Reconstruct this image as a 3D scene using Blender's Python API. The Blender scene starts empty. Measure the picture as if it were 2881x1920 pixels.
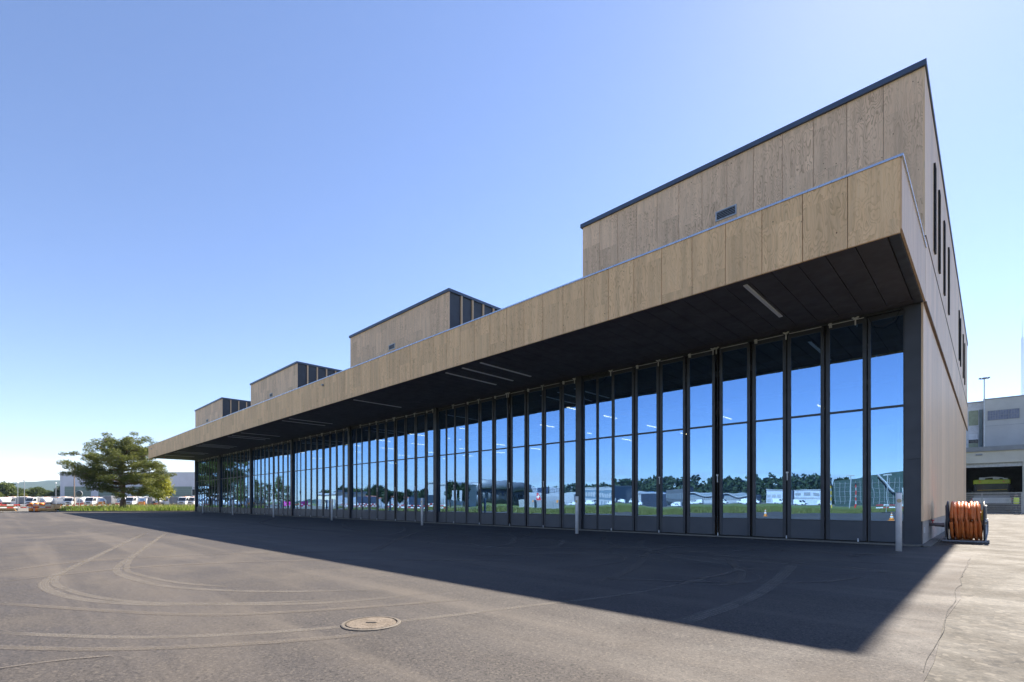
import bpy, math, random
import numpy as np
from mathutils import Vector, Matrix

rnd = random.Random(7)
sc = bpy.context.scene
COL = sc.collection
R = math.radians

# ------------------------------------------------------------------ camera
cam_d = bpy.data.cameras.new('camera')
cam = bpy.data.objects.new('camera', cam_d)
COL.objects.link(cam)
cam.location = (0.0, -15.46, 1.05)
cam.rotation_euler = (R(90), 0, R(44.13))
cam_d.sensor_width = 36.0
cam_d.lens = 36.0 * 1390.0 / 2881.0
cam_d.shift_y = (1414.5 - 960.0) / 2881.0
cam_d.clip_start = 0.05
cam_d.clip_end = 12000
sc.camera = cam

# ------------------------------------------------------------------ sky and sun
SUN_TRAVEL = Vector((0.042, -0.968, -1.0)).normalized()
world = bpy.data.worlds.new('World')
sc.world = world
world.use_nodes = True
wn = world.node_tree
wn.nodes.clear()
w_out = wn.nodes.new('ShaderNodeOutputWorld')
w_bg = wn.nodes.new('ShaderNodeBackground')
w_bg.inputs['Strength'].default_value = 0.069
w_sky = wn.nodes.new('ShaderNodeTexSky')
w_sky.sky_type = 'NISHITA'
w_sky.sun_disc = False
w_sky.sun_elevation = math.asin(-SUN_TRAVEL.z)
w_sky.sun_rotation = math.atan2(-SUN_TRAVEL.x, -SUN_TRAVEL.y)
w_sky.altitude = 430
w_sky.air_density = 1.0
w_sky.dust_density = 0.16
w_sky.ozone_density = 3.6
# low fair-weather clouds banked near the horizon
w_tc = wn.nodes.new('ShaderNodeTexCoord')
w_map = wn.nodes.new('ShaderNodeMapping')
w_map.inputs['Scale'].default_value = (5.0, 5.0, 24.0)
w_map.inputs['Location'].default_value = (0.9, 0.35, 0.2)
w_no = wn.nodes.new('ShaderNodeTexNoise')
w_no.inputs['Scale'].default_value = 1.5
w_no.inputs['Detail'].default_value = 8
w_no.inputs['Roughness'].default_value = 0.55
w_rmp = wn.nodes.new('ShaderNodeValToRGB')
w_rmp.color_ramp.elements[0].position = 0.50
w_rmp.color_ramp.elements[1].position = 0.60
w_sep = wn.nodes.new('ShaderNodeSeparateXYZ')
w_band = wn.nodes.new('ShaderNodeMapRange')
w_band.inputs['From Min'].default_value = 0.085
w_band.inputs['From Max'].default_value = 0.035
w_mul = wn.nodes.new('ShaderNodeMath'); w_mul.operation = 'MULTIPLY'
w_mul2 = wn.nodes.new('ShaderNodeMath'); w_mul2.operation = 'MULTIPLY'; w_mul2.inputs[1].default_value = 0.75
w_mix = wn.nodes.new('ShaderNodeMix'); w_mix.data_type = 'RGBA'
w_mix.inputs['B'].default_value = (5.6, 5.7, 6.0, 1)
L = wn.links.new
L(w_tc.outputs['Generated'], w_map.inputs['Vector'])
L(w_map.outputs[0], w_no.inputs['Vector'])
L(w_no.outputs['Fac'], w_rmp.inputs[0])
L(w_tc.outputs['Generated'], w_sep.inputs[0])
L(w_sep.outputs['Z'], w_band.inputs['Value'])
L(w_rmp.outputs['Color'], w_mul.inputs[0])
L(w_band.outputs[0], w_mul.inputs[1])
L(w_mul.outputs[0], w_mul2.inputs[0])
L(w_mul2.outputs[0], w_mix.inputs['Factor'])
w_wb = wn.nodes.new('ShaderNodeVectorMath'); w_wb.operation = 'MULTIPLY'
w_wb.inputs[1].default_value = (1.05, 0.955, 1.0)
L(w_sky.outputs[0], w_wb.inputs[0])
L(w_wb.outputs[0], w_mix.inputs['A'])
L(w_mix.outputs['Result'], w_bg.inputs['Color'])
L(w_bg.outputs[0], w_out.inputs['Surface'])

sun_d = bpy.data.lights.new('sun', 'SUN')
sun_d.energy = 4.4
sun_d.angle = R(0.55)
sun_d.color = (1.0, 0.90, 0.77)
sun = bpy.data.objects.new('sun', sun_d)
sun.rotation_euler = SUN_TRAVEL.to_track_quat('-Z', 'Y').to_euler()
sun.location = (-10, 60, 60)
COL.objects.link(sun)

sc.view_settings.view_transform = 'Standard'
sc.view_settings.look = 'None'
sc.view_settings.gamma = 1.0
sc.view_settings.use_curve_mapping = False
sc.view_settings.exposure = 1.72
sc.render.engine = 'CYCLES'
sc.cycles.max_bounces = 8
sc.cycles.transparent_max_bounces = 16
sc.cycles.volume_bounces = 0

# ------------------------------------------------------------------ materials
MATS = {}


class NT:
    def __init__(self, name):
        self.m = bpy.data.materials.new(name)
        self.m.use_nodes = True
        self.t = self.m.node_tree
        self.t.nodes.clear()
        self.out = self.n('ShaderNodeOutputMaterial')

    def n(self, kind, **kw):
        o = self.t.nodes.new(kind)
        for k, v in kw.items():
            setattr(o, k, v)
        return o

    def l(self, a, b):
        self.t.links.new(a, b)

    def val(self, sock, v):
        if hasattr(v, 'is_output'):
            self.l(v, sock)
        else:
            sock.default_value = v

    def math(self, op, a, b=0.0, c=None, clamp=False):
        o = self.n('ShaderNodeMath', operation=op, use_clamp=clamp)
        self.val(o.inputs[0], a)
        self.val(o.inputs[1], b)
        if c is not None:
            self.val(o.inputs[2], c)
        return o.outputs[0]

    def mix(self, f, a, b, mode='MIX'):
        o = self.n('ShaderNodeMix', data_type='RGBA', blend_type=mode)
        self.val(o.inputs['Factor'], f)
        self.val(o.inputs['A'], a if hasattr(a, 'is_output') else c4(a))
        self.val(o.inputs['B'], b if hasattr(b, 'is_output') else c4(b))
        return o.outputs['Result']

    def noise(self, vec, scale, detail=3, rough=0.5, dist=0.0, out='Fac'):
        o = self.n('ShaderNodeTexNoise')
        if vec is not None:
            self.l(vec, o.inputs['Vector'])
        o.inputs['Scale'].default_value = scale
        o.inputs['Detail'].default_value = detail
        o.inputs['Roughness'].default_value = rough
        o.inputs['Distortion'].default_value = dist
        return o.outputs[out]

    def voro(self, vec, scale, out='Distance'):
        o = self.n('ShaderNodeTexVoronoi')
        if vec is not None:
            self.l(vec, o.inputs['Vector'])
        o.inputs['Scale'].default_value = scale
        return o.outputs[out]

    def ramp(self, v, a, b, va=0.0, vb=1.0):
        o = self.n('ShaderNodeMapRange')
        o.interpolation_type = 'SMOOTHSTEP'
        self.val(o.inputs['Value'], v)
        o.inputs['From Min'].default_value = a
        o.inputs['From Max'].default_value = b
        o.inputs['To Min'].default_value = va
        o.inputs['To Max'].default_value = vb
        return o.outputs[0]

    def mapping(self, vec, scale=(1, 1, 1), loc=(0, 0, 0)):
        o = self.n('ShaderNodeMapping')
        self.l(vec, o.inputs['Vector'])
        o.inputs['Scale'].default_value = scale
        o.inputs['Location'].default_value = loc
        return o.outputs[0]

    def coord(self, which='Object'):
        return self.n('ShaderNodeTexCoord').outputs[which]

    def pos(self):
        return self.n('ShaderNodeNewGeometry').outputs['Position']

    def rand(self):
        return self.n('ShaderNodeObjectInfo').outputs['Random']

    def bump(self, h, strength, dist):
        o = self.n('ShaderNodeBump')
        self.l(h, o.inputs['Height'])
        o.inputs['Strength'].default_value = strength
        o.inputs['Distance'].default_value = dist
        return o.outputs[0]

    def pbr(self, col, rough=0.6, metal=0.0, normal=None, spec=0.5, emit=None, es=0.0, coat=0.0):
        o = self.n('ShaderNodeBsdfPrincipled')
        self.val(o.inputs['Base Color'], col if hasattr(col, 'is_output') else c4(col))
        self.val(o.inputs['Roughness'], rough)
        o.inputs['Metallic'].default_value = metal
        o.inputs['Specular IOR Level'].default_value = spec
        o.inputs['Coat Weight'].default_value = coat
        if normal is not None:
            self.l(normal, o.inputs['Normal'])
        if emit is not None:
            o.inputs['Emission Color'].default_value = c4(emit)
            o.inputs['Emission Strength'].default_value = es
        return o.outputs[0]

    def done(self, sh):
        self.l(sh, self.out.inputs['Surface'])
        return self.m


def c4(c):
    return (c[0], c[1], c[2], 1.0)


def simple(name, col, rough=0.6, metal=0.0, var=0.18, scale=2.0, spec=0.5, bump=0.0, bscale=40, emit=None, es=0.0, coat=0.0):
    """plain painted / metal / plastic surface with soft uneven tone and roughness"""
    if name in MATS:
        return MATS[name]
    k = NT(name)
    p = k.pos()
    a = k.noise(p, scale, 5, 0.6)
    f = k.ramp(a, 0.3, 0.7, 1.0 - var, 1.0 + var * 0.6)
    mul = k.n('ShaderNodeVectorMath', operation='SCALE')
    mul.inputs[0].default_value = col[:3]
    k.l(f, mul.inputs['Scale'])
    rr = k.ramp(k.noise(p, scale * 3.1, 3), 0.3, 0.7, max(rough - 0.08, 0.02), min(rough + 0.08, 1))
    nrm = k.bump(k.noise(p, bscale, 3), bump, 0.01) if bump else None
    MATS[name] = k.done(k.pbr(mul.outputs[0], rr, metal, nrm, spec, emit, es, coat))
    return MATS[name]


def plywood(name, light, mid, dark, knot):
    """rotary cut softwood sheet: contour grain, spliced veneers, knots"""
    k = NT(name)
    co = k.coord('Object')
    r = k.rand()
    off = k.n('ShaderNodeCombineXYZ')
    k.l(k.math('MULTIPLY', r, 61.0), off.inputs[0])
    k.l(k.math('MULTIPLY', r, 23.0), off.inputs[1])
    k.l(k.math('MULTIPLY', r, 97.0), off.inputs[2])
    sep = k.n('ShaderNodeSeparateXYZ')
    k.l(co, sep.inputs[0])
    # veneer splices at irregular heights
    zz = k.math('ADD', k.math('MULTIPLY', sep.outputs[2], 0.85), k.math('MULTIPLY', r, 17.3))
    cell = k.math('FLOOR', zz)
    add = k.n('ShaderNodeVectorMath', operation='ADD')
    k.l(co, add.inputs[0])
    k.l(off.outputs[0], add.inputs[1])
    add2 = k.n('ShaderNodeVectorMath', operation='ADD')
    k.l(add.outputs[0], add2.inputs[0])
    cv = k.n('ShaderNodeCombineXYZ')
    k.l(k.math('MULTIPLY', cell, 7.7), cv.inputs[0])
    k.l(k.math('MULTIPLY', cell, 3.1), cv.inputs[2])
    k.l(cv.outputs[0], add2.inputs[1])
    v = add2.outputs[0]
    vs = k.mapping(v, (4.2, 4.2, 1.05))
    h = k.noise(vs, 1.0, 2.5, 0.45, 0.3)
    band = k.math('FRACT', k.math('MULTIPLY', h, 17.0))
    line = k.ramp(band, 0.1, 1.0, 0.0, 1.0)
    vf = k.mapping(v, (60, 60, 2.2))
    fib = k.noise(vf, 1.0, 4, 0.6)
    wn_ = k.n('ShaderNodeTexWhiteNoise', noise_dimensions='2D')
    cw = k.n('ShaderNodeCombineXYZ')
    k.l(cell, cw.inputs[0])
    k.l(k.math('MULTIPLY', r, 91.0), cw.inputs[1])
    k.l(cw.outputs[0], wn_.inputs['Vector'])
    tone = k.math('MULTIPLY_ADD', wn_.outputs['Value'], 0.16, 0.92)
    c = k.mix(k.ramp(fib, 0.3, 0.75), light, mid)
    amt = k.ramp(k.noise(k.mapping(v, (1.1, 1.1, .5)), 1.0, 2), 0.35, 0.65, 0.2, 0.75)
    c = k.mix(k.math('MULTIPLY', k.math('POWER', line, 3.5), amt), c, dark)
    kn = k.voro(k.mapping(v, (4.5, 4.5, 3.2)), 1.0)
    c = k.mix(k.ramp(kn, 0.062, 0.040), c, knot)
    streak = k.noise(k.mapping(v, (6, 6, 0.25)), 1.0, 4, 0.6)
    sm = k.ramp(streak, 0.35, 0.7, 1.06, 0.86)
    sc_ = k.n('ShaderNodeVectorMath', operation='SCALE')
    k.l(c, sc_.inputs[0])
    k.l(k.math('MULTIPLY', tone, sm), sc_.inputs['Scale'])
    bmp = k.bump(k.math('ADD', k.math('MULTIPLY', line, 0.5), fib), 0.25, 0.004)
    MATS[name] = k.done(k.pbr(sc_.outputs[0], 0.62, 0, bmp, 0.35))
    return MATS[name]


PLY = plywood('fascia_plywood', (.92, .61, .335), (.86, .54, .27), (.56, .32, .145), (.18, .065, .025))
PLYG = plywood('weathered_plywood', (.89, .62, .41), (.80, .535, .34), (.42, .25, .145), (.17, .065, .03))


def side_wood():
    k = NT('side_wall_wood')
    p = k.pos()
    r = k.rand()
    a = k.noise(k.mapping(p, (9, 9, .35)), 1.0, 5, 0.65)
    b = k.noise(k.mapping(p, (40, 40, 2.0)), 1.0, 4, 0.6)
    c = k.mix(k.ramp(a, .3, .7), (.88, .60, .36), (.72, .465, .265))
    c = k.mix(k.ramp(b, .45, .8, 0, .55), c, (.33, .26, .2))
    s = k.n('ShaderNodeVectorMath', operation='SCALE')
    k.l(c, s.inputs[0])
    k.l(k.math('MULTIPLY_ADD', r, .18, .9), s.inputs['Scale'])
    return k.done(k.pbr(s.outputs[0], .5, 0, k.bump(b, .2, .003), .4))


SIDEW = side_wood()


def glass_pane():
    k = NT('coated_glass')
    p = k.pos()
    r = k.rand()
    of = k.n('ShaderNodeCombineXYZ')
    k.l(k.math('MULTIPLY', r, 40.0), of.inputs[0])
    ad = k.n('ShaderNodeVectorMath', operation='ADD')
    k.l(p, ad.inputs[0])
    k.l(of.outputs[0], ad.inputs[1])
    h = k.noise(ad.outputs[0], 1.6, 1.0, 0.4)
    bp = k.bump(h, 0.35, 0.0026)
    gl = k.n('ShaderNodeBsdfGlossy')
    gl.inputs['Color'].default_value = (.34, .60, .98, 1)
    dirt = k.noise(k.mapping(ad.outputs[0], (3, 3, .5)), 1.0, 4, .6)
    k.l(k.ramp(dirt, .55, .9, 0.0, 0.018), gl.inputs['Roughness'])
    k.l(bp, gl.inputs['Normal'])
    tr = k.n('ShaderNodeBsdfTransparent')
    tr.inputs['Color'].default_value = (.62, .68, .68, 1)
    lw = k.n('ShaderNodeLayerWeight')
    lw.inputs['Blend'].default_value = 0.5
    f = k.math('MULTIPLY_ADD', k.math('POWER', lw.outputs['Facing'], 2.0), 0.36, 0.56, clamp=True)
    ms = k.n('ShaderNodeMixShader')
    k.l(f, ms.inputs[0])
    k.l(tr.outputs[0], ms.inputs[1])
    k.l(gl.outputs[0], ms.inputs[2])
    return k.done(ms.outputs[0])


GLASS = glass_pane()


def asphalt_mat(name, base, light, dust, fine, dustamt, stone):
    k = NT(name)
    p = k.pos()
    big = k.noise(p, .12, 5, .6)
    mid = k.noise(p, .9, 5, .65)
    grit = k.math('ADD', k.math('MULTIPLY', k.noise(p, fine, 3, .75), .6), k.math('MULTIPLY', k.noise(p, fine * .33, 3, .7), .4))
    vo = k.voro(p, fine * .55, 'Color')
    sx = k.n('ShaderNodeSeparateXYZ')
    k.l(vo, sx.inputs[0])
    c = k.mix(k.ramp(grit, .38, .62), base, light)
    c = k.mix(k.ramp(sx.outputs[0], .80, .97, 0, stone), c, dust)
    c = k.mix(k.ramp(sx.outputs[1], .84, .97, 0, .75), c, (.012, .012, .012))
    # roller lanes and dusty patches
    lane = k.noise(k.mapping(p, (.06, 1.1, 1)), 1.0, 4, .6, .6)
    c = k.mix(k.ramp(lane, .45, .72, 0, dustamt), c, dust)
    dd = k.ramp(k.math('ADD', k.math('MULTIPLY', big, .55), k.math('MULTIPLY', mid, .45)), .45, .64, 0, dustamt)
    c = k.mix(dd, c, dust)
    dk = k.ramp(k.noise(k.mapping(p, (.5, .9, 1), (31, 7, 0)), 1.0, 5, .7), .56, .72, 0, .35)
    c = k.mix(dk, c, base)
    rg_ = k.ramp(mid, .3, .7, .72, .92)
    return k.done(k.pbr(c, rg_, 0, k.bump(grit, .55, .006), .35))


ASPH = asphalt_mat('apron_asphalt', (.025, .0225, .0215), (.082, .073, .068), (.128, .11, .091), 130, .45, .5)
OLDA = asphalt_mat('old_asphalt', (.030, .027, .022), (.074, .066, .054), (.115, .103, .084), 42, .4, .9)


def ground_mix(name, a, b, c_, s1, s2, bump=.4):
    k = NT(name)
    p = k.pos()
    n1 = k.noise(p, s1, 6, .65)
    n2 = k.noise(p, s2, 5, .7)
    c = k.mix(k.ramp(n1, .35, .65), a, b)
    c = k.mix(k.ramp(n2, .45, .75, 0, .8), c, c_)
    return k.done(k.pbr(c, .9, 0, k.bump(n2, bump, .05), .2))


FIELD = ground_mix('meadow_field', (.10, .135, .035), (.15, .165, .05), (.075, .10, .03), .05, 2.2)
CONC = ground_mix('yard_concrete', (.17, .158, .135), (.135, .125, .108), (.20, .185, .155), .15, 3.0, .15)
KERB = ground_mix('kerb_concrete', (.21, .195, .17), (.17, .16, .14), (.13, .12, .105), .8, 9.0, .15)
PLINTH = ground_mix('plinth_concrete', (.46, .43, .40), (.38, .355, .33), (.30, .28, .26), 1.2, 6.0, .15)

DARK = simple('anthracite_metal', (.040, .044, .054), .42, .0, .12, 1.5)
DARKP = simple('anthracite_panel', (.052, .056, .068), .5, .0, .14, 1.2)
KICK = simple('door_kick_plate', (.068, .076, .092), .45, .0, .12, 1.6)
BLACK = simple('black_gap', (.008, .008, .009), .7, 0, .1)
SOFF = simple('soffit_black_board', (.085, .076, .082), .75, 0, .2, 1.4, bump=.1)
CAP = simple('blue_grey_capping', (.075, .10, .15), .4, .3, .1)
ALU = simple('brushed_aluminium', (.70, .70, .68), .35, .25, .1, 3)
CAPL = simple('light_coping', (.55, .60, .68), .25, .7, .06)
STEEL = simple('galvanised_steel', (.48, .49, .50), .42, .75, .15, 6)
STEELD = simple('bollard_grey', (.80, .80, .81), .38, .1, .1, 5)
WHITE = simple('white_paint', (.78, .78, .76), .35, 0, .07, 1.5, coat=.3)
WHITED = simple('white_plastic', (.70, .71, .72), .5, 0, .1)
GREYP = simple('grey_paint', (.27, .28, .30), .45, 0, .12)
LGREY = simple('light_grey_cladding', (.50, .53, .60), .5, 0, .07, .4)
GREEND = simple('green_roller_door', (.17, .24, .21), .5, 0, .1)
RUB = simple('tyre_rubber', (.025, .025, .026), .85)
WIN = simple('dark_window_glass', (.02, .03, .04), .06, 0, .05, spec=.8)
ORANGE = simple('orange_paint', (.75, .26, .04), .4, 0, .1)
ORH = simple('orange_hose_rubber', (.76, .205, .05), .42, 0, .16, 9)
RED = simple('signal_red', (.62, .035, .025), .45, 0, .12)
REDD = simple('barrier_red', (.42, .03, .025), .5, 0, .12)
YEL = simple('yellow_paint', (.72, .47, .05), .45)
LIME = simple('lime_yellow_paint', (.50, .58, .03), .35, 0, .06)
HIVIS = simple('hi_vis_fabric', (.62, .85, .05), .7, 0, .06)
SKIN = simple('skin', (.55, .36, .27), .55, 0, .05)
NAVY = simple('navy_cloth', (.02, .025, .045), .85)
BARK = simple('pine_bark', (.145, .095, .065), .95, 0, .35, 5, bump=.8, bscale=14)
BARKG = simple('grey_bark', (.16, .135, .11), .95, 0, .3, 5, bump=.6, bscale=14)
GLIGHT = simple('grey_concrete_wall', (.50, .495, .475), .8, 0, .08, .5)
BEIGE = simple('beige_concrete_wall', (.64, .60, .52), .8, 0, .1, .5)
DIFF = simple('lamp_diffuser', (.80, .80, .82), .5, 0, .03)
LAMPON = simple('lit_lamp_tube', (.9, .85, .7), .5, 0, .02, emit=(1.0, .80, .48), es=3.2)
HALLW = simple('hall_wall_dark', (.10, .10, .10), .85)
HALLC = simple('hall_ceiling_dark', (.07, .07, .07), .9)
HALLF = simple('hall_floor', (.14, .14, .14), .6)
BLUEP = simple('blue_panel', (.10, .24, .50), .4)
MAG = simple('magenta_plastic', (.62, .04, .36), .5)
CREAM = simple('cream_render', (.62, .55, .42), .7)
NOISEG = simple('green_mesh_wall', (.035, .065, .055), .75, 0, .25, .6)
DGREY = simple('dark_grey_cladding', (.085, .095, .11), .55, 0, .15, .3)
LIGHTRED = simple('tail_lamp_red', (.6, .05, .02), .3)


def leafmat(name, a, b, c_, trans=.25, per=1.0):
    k = NT(name)
    p = k.pos()
    n1 = k.noise(p, per, 4, .6)
    n2 = k.noise(p, per * 9, 2, .6)
    c = k.mix(k.ramp(n1, .35, .65), a, b)
    c = k.mix(k.ramp(n2, .5, .75, 0, .7), c, c_)
    d = k.pbr(c, .6, 0, None, .25)
    t = k.n('ShaderNodeBsdfTranslucent')
    k.l(c, t.inputs['Color'])
    m = k.n('ShaderNodeMixShader')
    m.inputs[0].default_value = trans
    k.l(d, m.inputs[1])
    k.l(t.outputs[0], m.inputs[2])
    return k.done(m.outputs[0])


PINE = leafmat('pine_needles', (.085, .11, .030), (.17, .185, .045), (.05, .07, .022), .42, .8)
LIMEF = leafmat('lime_foliage', (.27, .27, .030), (.34, .33, .05), (.16, .19, .03), .45, 1.0)
OAKF = leafmat('green_foliage', (.070, .105, .026), (.12, .15, .035), (.045, .07, .02), .3, .4)
OAKL = leafmat('light_green_foliage', (.14, .17, .035), (.19, .21, .05), (.09, .12, .03), .35, .5)
DARKF = leafmat('dark_foliage', (.028, .05, .022), (.05, .075, .028), (.02, .035, .018), .2, .3)
GRASS = leafmat('verge_grass', (.13, .20, .03), (.24, .29, .05), (.30, .28, .10), .45, .5)
GRASSD = leafmat('dry_meadow_grass', (.16, .19, .05), (.24, .23, .09), (.11, .15, .04), .35, .5)
FOREST = leafmat('forest_canopy', (.030, .05, .020), (.05, .075, .028), (.02, .035, .016), .1, .02)


# ------------------------------------------------------------------ mesh helpers
def tag(o, label=None, cat=None, group=None, kind=None):
    if label:
        o['label'] = label
    if cat:
        o['category'] = cat
    if group:
        o['group'] = group
    if kind:
        o['kind'] = kind
    return o


def empty(name, loc, rz=0.0):
    o = bpy.data.objects.new(name, None)
    o.empty_display_size = .3
    o.location = loc
    o.rotation_euler = (0, 0, rz)
    COL.objects.link(o)
    return o


def link(name, me, parent=None, loc=(0, 0, 0), rot=(0, 0, 0)):
    o = bpy.data.objects.new(name, me)
    COL.objects.link(o)
    o.parent = parent
    o.location = loc
    o.rotation_euler = rot
    return o


class MB:
    def __init__(self):
        self.v = []
        self.f = []
        self.uv = None

    def box(self, x0, x1, y0, y1, z0, z1):
        b = len(self.v)
        self.v += [(x0, y0, z0), (x1, y0, z0), (x1, y1, z0), (x0, y1, z0), (x0, y0, z1), (x1, y0, z1), (x1, y1, z1), (x0, y1, z1)]
        self.f += [tuple(b + i for i in q) for q in ((0, 3, 2, 1), (4, 5, 6, 7), (0, 1, 5, 4), (1, 2, 6, 5), (2, 3, 7, 6), (3, 0, 4, 7))]
        return self

    def bbox(self, x0, x1, y0, y1, z0, z1, c=.02):
        """box with chamfered vertical and top edges"""
        b = len(self.v)
        ring = [(x0 + c, y0), (x1 - c, y0), (x1, y0 + c), (x1, y1 - c), (x1 - c, y1), (x0 + c, y1), (x0, y1 - c), (x0, y0 + c)]
        cx, cy = (x0 + x1) / 2, (y0 + y1) / 2
        for z, s in ((z0, 0), (z1 - c, 0), (z1, c)):
            for (x, y) in ring:
                self.v.append((x - s * (1 if x > cx else -1), y - s * (1 if y > cy else -1), z))
        n = 8
        for k in range(2):
            for i in range(n):
                j = (i + 1) % n
                self.f.append((b + k * n + i, b + k * n + j, b + (k + 1) * n + j, b + (k + 1) * n + i))
        self.f.append(tuple(b + i for i in reversed(range(n))))
        self.f.append(tuple(b + 2 * n + i for i in range(n)))
        return self

    def prism(self, prof, y0, y1):
        """profile of (x,z) points, extruded along y"""
        b = len(self.v)
        n = len(prof)
        self.v += [(x, y0, z) for x, z in prof] + [(x, y1, z) for x, z in prof]
        for i in range(n):
            j = (i + 1) % n
            self.f.append((b + i, b + j, b + n + j, b + n + i))
        self.f.append(tuple(b + i for i in reversed(range(n))))
        self.f.append(tuple(b + n + i for i in range(n)))
        return self

    def poly(self, pts, z0, z1):
        """ground polygon (x,y) extruded from z0 to z1"""
        b = len(self.v)
        n = len(pts)
        self.v += [(x, y, z0) for x, y in pts] + [(x, y, z1) for x, y in pts]
        for i in range(n):
            j = (i + 1) % n
            self.f.append((b + i, b + j, b + n + j, b + n + i))
        self.f.append(tuple(b + i for i in reversed(range(n))))
        self.f.append(tuple(b + n + i for i in range(n)))
        return self

    def cyl(self, p0, p1, r0, r1=None, n=12, caps=True):
        if r1 is None:
            r1 = r0
        p0, p1 = Vector(p0), Vector(p1)
        d = (p1 - p0)
        q = d.to_track_quat('Z', 'Y')
        b = len(self.v)
        for p, r in ((p0, r0), (p1, r1)):
            for i in range(n):
                a = 2 * math.pi * i / n
                self.v.append(tuple(p + q @ Vector((r * math.cos(a), r * math.sin(a), 0))))
        for i in range(n):
            j = (i + 1) % n
            self.f.append((b + i, b + j, b + n + j, b + n + i))
        if caps:
            self.f.append(tuple(b + i for i in reversed(range(n))))
            self.f.append(tuple(b + n + i for i in range(n)))
        return self

    def tube(self, pts, r, n=6, radii=None):
        pts = [Vector(p) for p in pts]
        b = len(self.v)
        m = len(pts)
        up = Vector((0, 0, 1))
        for k, p in enumerate(pts):
            t = (pts[min(k + 1, m - 1)] - pts[max(k - 1, 0)]).normalized()
            a = t.cross(up)
            if a.length < 1e-3:
                a = t.cross(Vector((0, 1, 0)))
            a.normalize()
            c = a.cross(t)
            rr = radii[k] if radii else r
            for i in range(n):
                an = 2 * math.pi * i / n
                self.v.append(tuple(p + a * (rr * math.cos(an)) + c * (rr * math.sin(an))))
        for k in range(m - 1):
            for i in range(n):
                j = (i + 1) % n
                self.f.append((b + k * n + i, b + k * n + j, b + (k + 1) * n + j, b + (k + 1) * n + i))
        self.f.append(tuple(b + i for i in reversed(range(n))))
        self.f.append(tuple(b + (m - 1) * n + i for i in range(n)))
        return self

    def lathe(self, prof, n=24, axis='z', o=(0, 0, 0)):
        b = len(self.v)
        m = len(prof)
        for (r, h) in prof:
            for i in range(n):
                a = 2 * math.pi * i / n
                if axis == 'z':
                    q = (r * math.cos(a), r * math.sin(a), h)
                elif axis == 'x':
                    q = (h, r * math.cos(a), r * math.sin(a))
                else:
                    q = (r * math.cos(a), h, r * math.sin(a))
                self.v.append((q[0] + o[0], q[1] + o[1], q[2] + o[2]))
        for k in range(m - 1):
            for i in range(n):
                j = (i + 1) % n
                self.f.append((b + k * n + i, b + k * n + j, b + (k + 1) * n + j, b + (k + 1) * n + i))
        self.f.append(tuple(b + i for i in reversed(range(n))))
        self.f.append(tuple(b + (m - 1) * n + i for i in range(n)))
        return self

    def mesh(self, name, mat, smooth=False):
        me = bpy.data.meshes.new(name)
        me.from_pydata(self.v, [], self.f)
        me.materials.append(mat)
        if smooth:
            me.polygons.foreach_set('use_smooth', [True] * len(me.polygons))
        me.update()
        return me

    def build(self, name, mat, parent=None, smooth=False, loc=(0, 0, 0), rot=(0, 0, 0)):
        return link(name, self.mesh(name, mat, smooth), parent, loc, rot)


def copy_tree(o, parent=None):
    c = o.copy()
    COL.objects.link(c)
    c.parent = parent
    for ch in list(o.children):
        copy_tree(ch, c)
    return c


def catmull(pts, seg=14):
    P = [Vector(p) for p in pts]
    P = [P[0] * 2 - P[1]] + P + [P[-1] * 2 - P[-2]]
    out = []
    for i in range(1, len(P) - 2):
        for k in range(seg):
            t = k / seg
            a, b, c, d = P[i - 1], P[i], P[i + 1], P[i + 2]
            out.append(.5 * ((2 * b) + (c - a) * t + (2 * a - 5 * b + 4 * c - d) * t * t + (3 * b - a - 3 * c + d) * t ** 3))
    out.append(P[-2])
    return out


def quads_mesh(name, V, mat, tri=False):
    """V: (N,4,3) or (N,3,3) array -> mesh of loose faces"""
    n, k, _ = V.shape
    me = bpy.data.meshes.new(name)
    me.vertices.add(n * k)
    me.vertices.foreach_set('co', V.reshape(-1).astype(np.float32))
    me.loops.add(n * k)
    me.loops.foreach_set('vertex_index', np.arange(n * k, dtype=np.int32))
    me.polygons.add(n)
    me.polygons.foreach_set('loop_start', np.arange(0, n * k, k, dtype=np.int32))
    me.polygons.foreach_set('loop_total', np.full(n, k, dtype=np.int32))
    me.materials.append(mat)
    me.update(calc_edges=True)
    return me


def leaf_quads(centres, rng, size, up=.35, aspect=.55):
    """random oriented leaf faces on given centres"""
    n = len(centres)
    d = rng.normal(size=(n, 3))
    d[:, 2] += up
    d /= np.linalg.norm(d, axis=1, keepdims=True)
    a = np.cross(d, rng.normal(size=(n, 3)))
    a /= np.linalg.norm(a, axis=1, keepdims=True) + 1e-9
    b = np.cross(d, a)
    s = size * rng.uniform(.6, 1.35, (n, 1))
    a = a * s
    b = b * s * aspect
    c = centres
    return np.stack([c - a, c + b, c + a, c - b], axis=1)


# ================================================================== THE GROUND
field = MB().poly([(-6000, -6000), (6000, -6000), (6000, 6000), (-6000, 6000)], -1.0, -0.06).build('ground', FIELD)
tag(field, kind='structure')

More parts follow.
